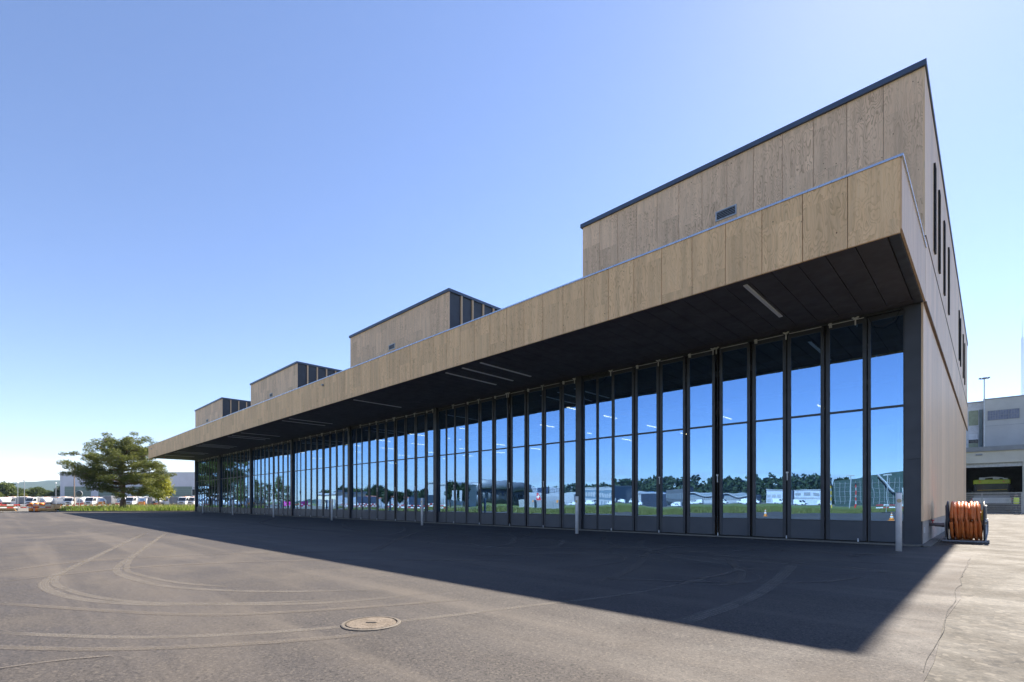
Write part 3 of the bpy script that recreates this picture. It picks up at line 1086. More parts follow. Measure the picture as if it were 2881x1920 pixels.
# hydrant outlet with red valve
hy_ = empty('hydrant_outlet', (XR - .06, 2.05, .46))
tag(hy_, 'grey pipe coupling with red valve wheel on the concrete plinth', 'hydrant')
BRASS = simple('dull_metal', (.17, .14, .14), .45, .6)
MB().cyl((-.02, 0, 0), (.12, 0, 0), .04).cyl((.10, 0, 0), (.24, 0, -.01), .052).cyl((.24, 0, -.01), (.30, 0, -.01), .06).build('coupling', BRASS, hy_)
MB().cyl((.06, 0, .03), (.06, 0, .10), .012).cyl((.06, 0, .10), (.06, 0, .125), .035).build('valve_wheel', RED, hy_)

# ================================================================== RIGHT BACKGROUND
sb = empty('service_building', (0, 54, 0))
tag(sb, 'grey concrete service building with open vehicle bay behind the fence', 'building')
m = MB().box(-24, -9, 0, .35, 0, 6.25).box(-9, 2.2, 0, .35, 5.06, 6.25).box(2.2, 18, 0, .35, 0, 6.25)
m.build('bay_front', BEIGE, sb)
MB().box(-24.2, 18.2, -.18, 9, 6.25, 6.72).build('roof_edge', GREYP, sb)
MB().box(-24, -23.7, .35, 20, 0, 6.25).box(17.7, 18, .35, 20, 0, 6.25).box(-23.7, 17.7, 19.7, 20, 0, 6.25).build('bay_wall', HALLW, sb)
MB().box(-23.7, 17.7, .35, 19.7, 6.0, 6.2).build('bay_ceiling', HALLC, sb)
MB().box(-23.7, 17.7, .2, 19.7, -.1, .02).build('bay_floor', HALLF, sb)
for i in range(4):
    MB().box(-9, 2.2, .4, .44, 4.66 + i * .1, 4.755 + i * .1).build('shutter_slat', STEEL, sb)
MB().box(-1.15, -.65, -.12, 0, 5.85, 6.0).build('wall_lamp', GREYP, sb)
up = MB().box(-.62, 18, 8, 40, 6.72, 12.66).build('upper_block', GLIGHT, sb)
MB().box(-.66, 18.1, 7.95, 40, 12.66, 12.78).build('parapet', GREYP, up)
MB().box(-.62, 18, 7.985, 8, 9.66, 9.69).build('wall_joint', GREYP, up)
for i in range(3):
    x0 = -.28 + i * .84
    MB().box(x0, x0 + .8, 7.97, 7.995, 10.34, 11.34).build('window_pane', simple('blind_window', (.17, .19, .27), .3), up)
    f_ = MB()
    for kx in range(5):
        f_.box(x0 - .02 + kx * .205, x0 + .01 + kx * .205, 7.94, 7.97, 10.3, 11.38)
    f_.box(x0 - .02, x0 + .84, 7.945, 7.972, 11.34, 11.38).box(x0 - .02, x0 + .84, 7.945, 7.972, 10.30, 10.34).box(x0, x0 + .8, 7.95, 7.972, 10.82, 10.85)
    f_.build('window_frame', GREYP, up)
wing = MB().box(-16, -.62, 9, 40, 6.72, 12.6).build('stair_wing', simple('white_render', (.62, .62, .62), .7), sb)
MB().box(-16.1, -.60, 8.9, 40, 12.6, 12.72).build('parapet', GREYP, wing)
for k in range(5):
    xo = -1.9 - k * 1.4
    MB().box(xo, xo + .82, 8.96, 8.99, 10.0, 11.7).build('green_panel', simple('sage_panel', (.30, .33, .22), .6), wing)
    MB().box(xo, xo + .82, 8.96, 8.99, 8.35, 9.0).build('blind', WHITED, wing)
    MB().box(xo, xo + .82, 8.96, 8.99, 7.95, 8.34).build('window_pane', WIN, wing)
    MB().box(xo, xo + .82, 8.96, 8.99, 7.1, 7.93).build('green_panel', MATS['sage_panel'], wing)
MB().box(-1.0, -.72, 8.6, 9, 6.72, 11.7).build('service_duct', simple('teal_grey', (.13, .17, .18), .6), wing)

lm = empty('floodlight_mast', (-.56, 60.5, 6.72))
tag(lm, 'slim steel mast with floodlights on the garage roof', 'light mast')
MB().cyl((0, 0, 0), (0, 0, 8.05), .07, .05, 10).build('pole', STEEL, lm)
MB().cyl((-.34, 0, 8.05), (.36, 0, 8.05), .03, None, 6).build('cross_arm', STEEL, lm)
for dx in (-.34, -.08, .12, .36):
    MB().prism([(-.12, .0), (.12, .04), (.10, .16), (-.10, .12)], -.1, .1).build('floodlight', DARK, lm, loc=(dx, -.1, 8.06))
an = empty('antenna_mast', (2.84, 75, 12.66))
tag(an, 'thin lattice radio antenna mast rising from the grey roof', 'antenna')
m = MB()
for (dx, dy) in ((-.12, -.1), (.12, -.1), (0, .12)):
    m.cyl((dx, dy, 0), (dx * .6, dy * .6, 9.4), .022, None, 5)
for k in range(24):
    z = k * .39
    m.cyl((-.12, -.1, z), (.11, -.1, z + .39), .012, None, 4).cyl((.12, -.1, z), (0, .11, z + .39), .012, None, 4)
m.build('lattice', STEEL, an)
MB().cyl((0, 0, 9.4), (0, 0, 12.2), .025, .012, 6).build('whip', STEEL, an)
for z in (3.2, 5.6, 7.6):
    MB().cyl((.1, 0, z), (.45, 0, z), .012, None, 4).cyl((.45, 0, z - .5), (.45, 0, z + .5), .02, None, 5).build('dipole', STEEL, an)

# fire engine in the bay
ft = empty('fire_engine', (.02, 56.6, 0.02))
tag(ft, 'lime yellow fire engine with white bumper parked in the dark vehicle bay', 'fire engine')
MB().bbox(-1.4, 1.4, .3, 8.5, .75, 3.0, .12).build('body', DARK, ft)
MB().bbox(-1.42, 1.42, .1, 8.4, 3.0, 3.45, .08).build('roof', LIME, ft)
MB().prism([(-1.25, 1.75), (1.25, 1.75), (1.18, 2.95), (-1.18, 2.95)], .2, .29).build('windscreen', WIN, ft)
MB().bbox(-1.5, 1.5, -.45, .3, .95, 1.55, .08).build('bumper', WHITE, ft)
MB().box(-1.35, 1.35, -.30, .22, 1.56, 1.72).build('grille', GREYP, ft)
for s in (-1, 1):
    MB().cyl((s * 1.15, -.46, 1.3), (s * 1.15, -.5, 1.3), .13, None, 14).build('headlight', WHITED, ft)
    MB().box(s * 1.5 - .04, s * 1.5 + .04, -.46, -.449, 1.0, 1.5).build('stripe', RED, ft)
    MB().box(s * 1.62 - .1, s * 1.62 + .1, .1, .2, 2.0, 2.5).build('mirror', BLACK, ft)
    MB().cyl((s * 1.05, .9, .58), (s * 1.42, .9, .58), .58, None, 20).build('wheel', RUB, ft)
    MB().cyl((s * 1.05, 5.9, .58), (s * 1.42, 5.9, .58), .58, None, 20).build('wheel', RUB, ft)
    MB().cyl((s * .9, -.02, 3.22), (s * .9, .1, 3.22), .07).build('beacon', ORANGE, ft)
m = MB().tube([(-.9, .6, 3.45), (-.7, .3, 3.62), (.2, .2, 3.70), (.9, .3, 3.60)], .06, 7).box(-.95, -.5, .2, .7, 3.45, 3.68).box(.1, .6, .25, .8, 3.45, 3.66).box(.85, 1.2, .2, .7, 3.45, 3.58)
m.build('roof_monitor', WHITED, ft)
MB().cyl((-1.1, .06, 2.33), (1.15, .06, 2.38), .025, None, 6).build('tow_bar', YEL, ft)

# wire mesh fence
fe = empty('mesh_fence', (0, 46, 0))
tag(fe, 'galvanised wire mesh fence across the road before the vehicle bay', 'fence')
for i in range(9):
    xp = -5.6 + i * 2.5
    MB().box(xp - .03, xp + .03, -.03, .03, 0, 1.95).build('post', STEEL, fe)
wires = MB()
for i in range(0, 400):
    wires.box(-5.6 + i * .05 - .006, -5.6 + i * .05 + .006, -.004, .001, .06, 1.9)
for z in np.arange(.08, 1.92, .2):
    wires.box(-5.6, 14.4, .001, .006, z - .012, z + .012)
tag(wires.build('wire_mesh', STEEL, fe), kind='stuff')
MB().box(-5.6, 14.4, -.015, .015, 1.9, 1.94).build('top_rail', STEEL, fe)

# worker in a hi-vis vest
def person(loc, rz):
    root = empty('person', loc, rz)
    tag(root, 'person in a hi-vis yellow vest and dark trousers near the fence', 'person')
    V = [(0, 0, .95), (0, 0, 1.15), (0, -.01, 1.38), (0, -.01, 1.50), (0, -.02, 1.60), (0, -.03, 1.72),
         (.19, 0, 1.42), (.27, .02, 1.14), (.25, -.10, .90), (.24, -.16, .82), (-.19, 0, 1.42), (-.27, .03, 1.14), (-.24, -.08, .90), (-.23, -.13, .82),
         (.10, 0, .88), (.11, -.03, .48), (.12, .02, .09), (.13, -.13, .05), (-.10, 0, .88), (-.11, .02, .48), (-.12, .06, .09), (-.13, -.09, .05)]
    Ed = [(0, 1), (1, 2), (2, 3), (3, 4), (4, 5), (2, 6), (6, 7), (7, 8), (8, 9), (2, 10), (10, 11), (11, 12), (12, 13), (0, 14), (14, 15), (15, 16), (16, 17), (0, 18), (18, 19), (19, 20), (20, 21)]
    rad = [.14, .145, .15, .06, .09, .085, .07, .05, .038, .035, .07, .05, .038, .035, .10, .07, .05, .04, .10, .07, .05, .04]
    me = bpy.data.meshes.new('body')
    me.from_pydata(V, Ed, [])
    me.materials.append(NAVY)
    o = link('body', me, root)
    o.modifiers.new('skin', 'SKIN')
    for i, r_ in enumerate(rad):
        me.skin_vertices[0].data[i].radius = (r_, r_ * .85)
        me.skin_vertices[0].data[i].use_root = (i == 0)
    o.modifiers.new('sub', 'SUBSURF').levels = 1
    MB().lathe([(.16, .92), (.185, 1.0), (.19, 1.2), (.2, 1.38), (.17, 1.47), (.09, 1.51)], 18).build('vest', HIVIS, root, True)
    MB().lathe([(.193, 1.04), (.195, 1.08)], 18).build('reflective_band', ALU, root, True)
    MB().lathe([(.01, 1.81), (.06, 1.795), (.095, 1.74), (.1, 1.66), (.07, 1.57), (.03, 1.54)], 14).build('head', SKIN, root, True)
    MB().lathe([(.005, 1.83), (.07, 1.81), (.105, 1.75), (.106, 1.70)], 14).build('hair', NAVY, root, True)
    return root


person((1.60, 47.6, 0), R(20))


# ------------------------------------------------------------------ vehicles
def wheel(parent, x, y, r, w, s):
    MB().lathe([(r * .55, -w / 2), (r * .92, -w / 2), (r, -w * .35), (r, w * .35), (r * .92, w / 2), (r * .55, w / 2)], 18, 'y').build('wheel', RUB, parent, True, (x, y, r))
    return MB().lathe([(.02, s * .02), (r * .55, -s * .0), (r * .57, s * w * .48)], 14, 'y').build('rim', STEEL, parent, False, (x, y, r))


car = empty('parked_car', (3.05, 49.2, 0), R(90))
tag(car, 'silver hatchback car parked behind the mesh fence', 'car')
prof = [(-1.95, .32), (1.95, .30), (2.0, .62), (1.85, .82), (1.0, .95), (.45, 1.40), (-.9, 1.46), (-1.75, 1.0), (-2.0, .85)]
MB().prism(prof, -.85, .85).build('body', simple('silver_car_paint', (.50, .52, .55), .22, .7, .05), car)
MB().prism([(.98, .97), (.46, 1.37), (-.88, 1.43), (-1.5, 1.05)], -.862, .862).build('side_glass', WIN, car)
MB().prism([(1.04, .955), (1.06, .97), (.51, 1.41), (.49, 1.40)], -.72, .72).build('windscreen', WIN, car)
for sx in (-1.25, 1.25):
    for sy in (-.76, .76):
        wheel(car, sx, sy, .31, .2, 1 if sy > 0 else -1)
for sy in (-.6, .6):
    MB().box(1.9, 2.005, sy - .16, sy + .16, .62, .78).build('headlight', WHITED, car)


def truck(kind):
    """small municipal truck, nose to +x; kinds box, tank, hopper"""
    t = empty('utility_truck', (0, 0, 0))
    MB().box(-2.9, 2.6, -.42, .42, .48, .68).build('chassis', BLACK, t)
    MB().prism([(1.15, .55), (2.75, .55), (2.8, 1.25), (2.62, 1.45), (2.25, 2.38), (1.95, 2.5), (1.15, 2.5)], -1.0, 1.0).build('cab', WHITE, t)
    MB().prism([(2.635, 1.47), (2.655, 1.48), (2.30, 2.32), (2.28, 2.31)], -.88, .88).build('windscreen', WIN, t)
    MB().prism([(1.4, 1.5), (2.45, 1.5), (2.16, 2.22), (1.4, 2.25)], -1.012, 1.012).build('side_window', WIN, t)
    MB().bbox(2.7, 2.92, -1.0, 1.0, .5, .88, .04).build('bumper', GREYP, t)
    MB().box(2.78, 2.815, -.5, .5, .98, 1.22).build('grille', BLACK, t)
    MB().bbox(1.4, 1.8, -.45, .45, 2.5, 2.6, .03).build('beacon', ORANGE, t)
    for sy in (-1, 1):
        MB().box(2.79, 2.83, sy * .78 - .14, sy * .78 + .14, .95, 1.2).build('headlight', WHITED, t)
        MB().box(2.3, 2.4, sy * 1.12 - .07, sy * 1.12 + .07, 1.6, 2.0).build('mirror', BLACK, t)
        MB().box(-2.95, -2.9, sy * .8 - .14, sy * .8 + .14, .62, .82).build('tail_lamp', LIGHTRED, t)
        for sx in (2.0, -1.6):
            wheel(t, sx, sy * .84, .42, .27, sy)
    if kind == 'box':
        b = MB().bbox(-2.9, 1.02, -1.05, 1.05, .72, 2.55, .05).build('box_body', simple('grey_box_body', (.20, .205, .22), .5), t)
        MB().box(-2.9, 1.03, -1.06, 1.06, 2.551, 2.60).build('roof_rail', WHITED, b)
        for k in range(4):
            MB().box(-2.6 + k * .95, -2.55 + k * .95, -1.075, 1.075, .74, 2.54).build('rib', GREYP, b)
    elif kind == 'tank':
        b = MB().lathe([(.05, -2.85), (.55, -2.82), (.82, -2.68), (.86, -2.5), (.86, .75), (.8, .93), (.5, 1.02), (.05, 1.04)], 24, 'x', (0, 0, 1.6)).build('tank', WHITE, t, True)
        MB().cyl((-2.0, 0, 2.44), (-2.0, 0, 2.6), .22).cyl((.1, 0, 2.44), (.1, 0, 2.6), .22).build('tank_hatch', STEEL, b)
        MB().box(-2.97, -2.88, -.9, .9, .5, .95).build('rear_board', RED, t)
        MB().tube([(-2.86, -.55, 1.2), (-2.95, -.3, 1.9), (-2.95, .3, 1.9), (-2.86, .55, 1.2)], .05, 6).build('hose_rack', NAVY, b)
        MB().box(-2.91, -2.85, -.3, .25, 1.3, 1.6).build('badge', BLUEP, b)
    else:
        b = MB().prism([(-2.8, .75), (1.0, .75), (1.0, 1.5), (1.0, 2.3), (-2.6, 2.3), (-2.9, 1.5)], -1.03, 1.03).build('hopper', WHITE, t)
        MB().box(-2.5, .9, -1.05, 1.05, 2.301, 2.38).build('hopper_rim', GREYP, b)
        MB().bbox(-3.25, -2.82, -.7, .7, .5, 1.3, .04).build('spreader', ORANGE, t)
        MB().box(-2.96, -2.9, -.5, .4, 1.6, 2.0).build('badge', BLUEP, b)
        MB().cyl((-2.9, -.55, 1.4), (-3.0, -.55, 1.4), .16).build('spreader_disc', RUB, t)
    return t


PROTO = {k: truck(k) for k in ('box', 'tank', 'hopper')}
used = set()
U0 = Vector((-180, -15.6, 0)); U1 = Vector((-144.2, 18.8, 0))
C0 = Vector((0, -15.46, 0))


def tpos(px_, d=1.12):
    p = U0 + (U1 - U0) * ((px_ - 4) / 548.0)
    return C0 + (p - C0) * d


TL = {'box': 'white truck with a ribbed grey box body in the yard row',
      'tank': 'white truck with a round tank body in the yard row',
      'hopper': 'white truck with hopper body and orange spreader in the yard row'}


def put(kind, loc, rz, label, group, sc_=1.0):
    o = PROTO[kind]
    if kind in used:
        o = copy_tree(o)
    used.add(kind)
    o.location = (loc[0], loc[1], -.03)
    o.rotation_euler = (0, 0, rz)
    o.scale = (sc_,) * 3
    tag(o, label, 'truck', group)


SIDE = R(-136)   # nose to the left in view
FRONT = R(-44)   # nose towards the station
# photo columns, kind, heading
ROW = [(20, 'tank', R(140), 1.0), (66, 'box', SIDE, 1.02), (104, 'box', FRONT, 1.0), (143, 'tank', R(134), .98), (178, 'hopper', R(40), 1.0), (206, 'box', FRONT + .2, 1.0),
       (238, 'tank', R(150), .95), (270, 'hopper', FRONT, 1.03), (300, 'hopper', R(150), 1.0), (328, 'box', R(130), 1.12), (357, 'tank', R(128), .98), (381, 'hopper', FRONT, 1.05),
       (410, 'hopper', R(150), 1.0), (434, 'box', R(138), 1.0), (461, 'tank', R(125), .95), (492, 'box', SIDE + .1, 1.03), (526, 'hopper', FRONT, 1.05), (546, 'hopper', FRONT + .1, 1.05)]
RLAB = ['white tank truck at the open end of the front rank of trucks', 'white truck with grey box body side-on behind the striped barrier', 'white box truck nose-on behind the orange barrels',
        'white tank truck behind the tan plough blades', 'white hopper truck before the end corner of the warehouse', 'white box truck behind the tall lamp post', 'white tank truck behind the round traffic mirror',
        'white hopper truck nose-on between the traffic mirror and the pine', 'white hopper truck turned away just before the pine trunk', 'white truck with tall grey box right beside the pine trunk',
        'white tank truck half hidden behind the pine trunk', 'white hopper truck nose-on between the pine and the young tree', 'white hopper truck turned away beside the young tree', 'white truck with grey box behind the crown of the young tree',
        'white tank truck behind the stem of the young tree', 'white truck with grey box side-on between the young tree and the station', 'white hopper truck nose-on, second from the end wall of the station', 'white hopper truck nose-on, closest to the end wall of the station']
for (c_, k_, rz, s_), lb_ in zip(ROW, RLAB):
    p = tpos(c_, 1.10 + .02 * rnd.random())
    put(k_, p, rz, lb_, 'trucks parked in the yard', s_)
ROW2 = [(34, 'box', FRONT), (52, 'hopper', FRONT), (86, 'hopper', FRONT), (118, 'tank', R(150)), (160, 'box', SIDE), (192, 'hopper', FRONT), (222, 'box', SIDE), (254, 'tank', R(130)), (286, 'box', FRONT),
        (315, 'hopper', FRONT), (343, 'box', FRONT), (369, 'box', R(140)), (396, 'hopper', FRONT), (422, 'tank', R(136)), (448, 'hopper', FRONT), (474, 'hopper', FRONT), (508, 'tank', R(140)), (536, 'box', FRONT)]
for (c_, k_, rz) in ROW2:
    p = tpos(c_, 1.26 + .03 * rnd.random())
    put(k_, p, rz, {'box': 'white truck with grey box body in the rear rank against the warehouse', 'tank': 'white tank truck in the rear rank against the warehouse', 'hopper': 'white hopper truck in the rear rank against the warehouse'}[k_], 'trucks in the rear rank', 1.12 + .08 * rnd.random())
# more of the fleet, seen only in the glass
TLR = {'box': 'white truck with grey box body in the rank reflected by the doors',
       'tank': 'white truck with round tank body in the rank reflected by the doors',
       'hopper': 'white truck with hopper body in the rank reflected by the doors'}
for i in range(11):
    put(('hopper', 'tank', 'box')[i % 3], (-186 + 5.4 * i, -30 - 3.2 * math.sin(i * .55), 0), R(70 + 30 * rnd.random()), TLR[('hopper', 'tank', 'box')[i % 3]], 'trucks mirrored in the glass doors', 1.0 + .1 * rnd.random())

# orange compressor trailers and drums near the barrier
oc = empty('orange_drum_stack', (-86.0, -12.5, -.03), R(-44))
oc.scale = (.8, .8, .8)
tag(oc, 'ribbed orange barrels strapped together behind the striped barrier', 'barrels')
for i in range(3):
    MB().lathe([(.3, 0), (.36, .05), (.34, .2), (.38, .3), (.34, .45), (.38, .6), (.34, .75), (.37, .9), (.35, 1.15), (.25, 1.32)], 16).build('barrel', ORANGE, oc, True, (0, -.75 + .75 * i, 0))
def plough(loc, rz, label, w):
    o = empty('snow_plough_blade', loc, rz)
    tag(o, label, 'plough')
    arc = [(.0, 0), (.18, .1), (.26, .35), (.24, .6), (.12, .85), (.08, .84), (.19, .6), (.21, .35), (.13, .13), (-.03, .03)]
    MB().prism(arc, -w / 2, w / 2).build('blade', simple('plough_tan', (.62, .36, .14), .5), o)
    for s in (-1, 1):
        MB().box(-.5, .1, s * w * .3 - .05, s * w * .3 + .05, .2, .32).build('push_arm', BLACK, o)
        MB().cyl((-.45, s * w * .3 - .06, .16), (-.45, s * w * .3 + .06, .16), .16, None, 12).build('caster', RUB, o)
    return o
plough((-84.4, -11.3, -.03), R(-40), 'tan snow plough blade lying behind the barrier, nearer the grass', 2.6)
plough((-81.5, -11.3, -.03), R(-60), 'short tan plough blade lying at the edge of the grass verge', 1.4)
plough((-90.5, -15.0, -.03), R(-45), 'tan plough blade lying by the striped barrier, away from the verge', 2.2)

# striped barriers on rubber feet
def barrier(a, b, n, label, z=(.46, .74)):
    a, b = Vector(a), Vector(b)
    d = b - a
    ln = d.length
    o = empty('striped_barrier', a, math.atan2(d.y, d.x))
    tag(o, label, 'barrier', 'red and white striped barriers')
    k = int(ln / .55)
    for zz_ in z:
        for i in range(k):
            MB().box(i * ln / k, (i + 1) * ln / k - .002, -.02, .02, zz_, zz_ + .11).build('board_stripe', (REDD, WHITED)[(i + int(zz_ * 10)) % 2], o)
    for i in range(n):
        x_ = ln * (i + .5) / n
        MB().box(x_ - .03, x_ + .03, .021, .07, .08, 1.0).build('upright', STEEL, o)
        MB().prism([(x_ - .42, 0), (x_ + .42, 0), (x_ + .38, .08), (x_ - .38, .08)], -.16, .2).build('rubber_foot', RUB, o)
    return o
barrier((-74.0, -17.2, 0), (-77.4, -11.6, 0), 2, 'red and white striped barrier across the yard entrance by the asphalt edge')
barrier((-96, -10.2, .09), (-104, -3.0, .09), 3, 'red and white striped barrier on the grass beside the pine trunk', (.5, .5001))
barrier((-8.9, -50, 0), (-5.4, -50, 0), 2, 'red and white striped barrier standing across the rear apron', (.55, .85))
barrier((-62, -23, -.06), (-50, -24, -.06), 4, 'red and white striped barrier along the meadow edge')
barrier((-78, -24, -.03), (-66, -23.5, -.03), 4, 'red and white striped barrier at the corner of the meadow')

# traffic cones
def cone(loc, label):
    o = empty('traffic_cone', loc)
    tag(o, label, 'traffic cone', 'traffic cones')
    MB().bbox(-.15, .15, -.15, .15, 0, .03, .02).build('base', ORANGE, o)
    MB().lathe([(.115, .03), (.085, .16)], 18).build('cone_bottom', ORANGE, o, True)
    MB().lathe([(.0852, .16), (.062, .27)], 18).build('white_band', WHITED, o, True)
    MB().lathe([(.0622, .27), (.05, .33)], 18).build('orange_band', ORANGE, o, True)
    MB().lathe([(.0502, .33), (.036, .40)], 18).build('white_band', WHITED, o, True)
    MB().lathe([(.0362, .40), (.022, .47), (.005, .475)], 18).build('tip', ORANGE, o, True)
cone((-4.2, -21.0, 0), 'orange and white traffic cone standing alone on open asphalt')
cone((-3.85, -24.5, 0), 'orange and white traffic cone, the farther of two on the asphalt')
cone((-12.4, -25.5, 0), 'orange and white traffic cone close to the curved grass edge')

# lamp pole, round traffic mirror
lp = empty('lamp_post', (-99.9, -7.9, .09))
tag(lp, 'tall thin lamp post beside the pine crown', 'lamp post')
MB().cyl((0, 0, 0), (0, 0, 6.6), .09, .06, 10).build('pole', simple('rusty_pole', (.30, .22, .18), .6), lp)
MB().prism([(-.6, 6.55), (.1, 6.55), (.1, 6.67), (-.5, 6.7)], -.12, .12).build('lamp_head', GREYP, lp)
tmr = empty('traffic_mirror', (-92.7, -7.9, .09), R(-44))
tag(tmr, 'round traffic mirror seen from its dark back, on a grey post', 'traffic mirror')
MB().cyl((0, 0, 0), (0, 0, 2.6), .045, None, 8).build('post', STEEL, tmr)
MB().lathe([(.01, .10), (.3, .09), (.44, .05), (.46, .0), (.44, -.02), (.01, -.02)], 28, 'x', (.06, 0, 2.2)).build('mirror_back', simple('mirror_back_dark', (.05, .075, .075), .35), tmr, True)
MB().lathe([(.455, .02), (.475, .03), (.475, -.02), (.455, -.03)], 28, 'x', (.06, 0, 2.2)).build('rim', WHITED, tmr, True)
for i, (px_, py_) in enumerate(((-132, -12.6), (-150, -13.2), (-146, -7.4))):
    o = empty('yard_lamp_post', (px_, py_, -.03))
    tag(o, 'thin white yard lamp post among the parked trucks', 'lamp post', 'yard lamp posts')
    MB().cyl((0, 0, 0), (0, 0, 5.2), .06, .045, 8).build('pole', STEEL, o)
    MB().lathe([(.12, 5.2), (.2, 5.3), (.1, 5.45), (.01, 5.47)], 10).build('lamp_head', WHITED, o)

# ------------------------------------------------------------------ warehouse
wdir = (Vector((-196.2, 31.1, 0)) - Vector((-230, -1.7, 0))).normalized()
wh = empty('warehouse', (-230, -1.7, -.03), math.atan2(wdir.y, wdir.x))
tag(wh, 'pale grey warehouse with green roller doors behind the parked trucks', 'warehouse')
MB().box(0, 75, 0, 34, 0, 11.3).build('wall', LGREY, wh)
for k in range(50):
    MB().box(k * 1.5 + .01, k * 1.5 + 1.49, -.05, -.003, 6.9, 11.3).build('cladding_panel', LGREY, wh)
MB().box(-.1, 75.1, -.12, 34.1, 11.3, 11.5).build('roof_edge', GREYP, wh)
for k in range(5):
    x0 = 1.6 + k * 11.6
    d_ = MB().box(x0, x0 + 9.0, -.06, -.01, 0, 6.6).build('roller_door', GREEND, wh)
    for j in range(9):
        MB().box(x0, x0 + 9.0, -.10, -.061, j * .73 + .02, j * .73 + .10).build('door_rib', simple('door_rib_green', (.10, .15, .13), .5), d_)
    MB().box(x0 + 9.6, x0 + 9.9, -.3, -.01, 6.0, 6.3).build('wall_lamp', GREYP, wh)
for k in range(6):
    x0 = 45.5 + k * 2.6
    w_ = MB().box(x0, x0 + 2.3, -.09, -.055, 3.6, 5.6).build('window', WIN, wh)
    MB().box(x0 - .1, x0, -.13, -.05, 3.5, 5.7).build('window_frame', WHITED, w_)

# ------------------------------------------------------------------ trees
def mesh_tree(seed, crown_pts, size, matl, limbs, trunk_mat, name='crown'):
    rng = np.random.default_rng(seed)
    cm = quads_mesh(name, leaf_quads(crown_pts(rng), rng, size), matl)
    tm_ = MB()
    for pts, radii in limbs(rng):
        tm_.tube(pts, 0, 7, radii)
    return cm, tm_.mesh('trunk', trunk_mat, True)


def pine_tree(loc):
    rng = np.random.default_rng(11)
    H = 13.0
    limbs = MB()
    trunk = [(0, 0, -.1), (.05, .05, 1.8), (-.05, .1, 3.6), (.1, .0, 5.4), (.15, -.1, 7.2), (.0, .1, 9.2), (-.2, .1, 11.2), (-.3, .0, 12.2)]
    limbs.tube(trunk, 0, 10, [.50, .40, .36, .30, .24, .17, .09, .03])
    pads = []
    spec = []
    # (height on trunk, azimuth, reach, rise)
    for i in range(36):
        z0 = 2.9 + 8.6 * (i / 35.0) ** .9
        az = i * 2.399 + rng.uniform(-.4, .4)
        reach = (4.4 + 3.1 * math.sin(min(1, (z0 - 2.0) / 5.0) * 1.6)) * (1.0 if z0 < 8.0 else max(.35, 1 - (z0 - 8.0) / 6.0)) * rng.uniform(.68, 1.12)
        rise = (-.6 if z0 < 4.2 else .9) + rng.uniform(-.5, .9) + (z0 - 4) * .12
        spec.append((z0, az, reach, rise))
    # long low bough reaching out away from the station, seen in the photo to the left
    spec += [(5.6, R(226), 9.3, 2.6), (5.2, R(218), 8.4, 2.0), (5.0, R(234), 8.0, 1.6), (4.4, R(222), 6.4, .6), (4.6, R(46), 6.6, 1.4), (5.4, R(40), 6.3, 2.2)]
    for (z0, az, reach, rise) in spec:
        tx = np.interp(z0, [p[2] for p in trunk], [p[0] for p in trunk])
        ty = np.interp(z0, [p[2] for p in trunk], [p[1] for p in trunk])
        ca, sa = math.cos(az), math.sin(az)
        pts = []
        for k in range(6):
            t = k / 5.0
            w = .25 * math.sin(t * 5 + az * 3)
            pts.append((tx + ca * reach * t - sa * w, ty + sa * reach * t + ca * w, z0 + rise * t ** 1.4 + .2 * math.sin(t * 4 + az)))
        limbs.tube(pts, 0, 6, [.16, .14, .11, .085, .06, .035])
        for t in np.linspace(.36, 1.0, max(5, int(reach * 1.25))):
            k = t * 5
            i0 = min(int(k), 4)
            q = np.array(pts[i0]) * (1 - (k - i0)) + np.array(pts[i0 + 1]) * (k - i0)
            for _ in range(1):
                off = rng.normal(size=3) * np.array([.60, .60, .30])
                pads.append((q + off + np.array([0, 0, .22]), rng.uniform(.6, 1.15)))
    for _ in range(26):
        pads.append((np.array([rng.normal() * 1.5 - .3, rng.normal() * 1.5, rng.uniform(9.8, 12.3)]), rng.uniform(.45, .8)))
    P = []
    for (c, r) in pads:
        n_ = int(230 * r * r)
        g_ = rng.normal(size=(n_, 3))
        g_ /= np.linalg.norm(g_, axis=1, keepdims=True)
        g_ *= (rng.uniform(.15, 1, (n_, 1)) ** .6) * r
        g_[:, 2] *= .62
        P.append(c + g_)
    P = np.concatenate(P)
    me = quads_mesh('crown', leaf_quads(P, rng, .20, .8, .22), PINE)
    root = empty('pine_tree', loc)
    tag(root, 'big spreading pine tree with a thick trunk on the grass verge', 'tree')
    limbs.build('trunk', BARK, root, True)
    link('crown', me, root)


pine_tree((-79.2, -4.85, .05))
bpy.data.objects['pine_tree'].scale = (.76, .76, .69)


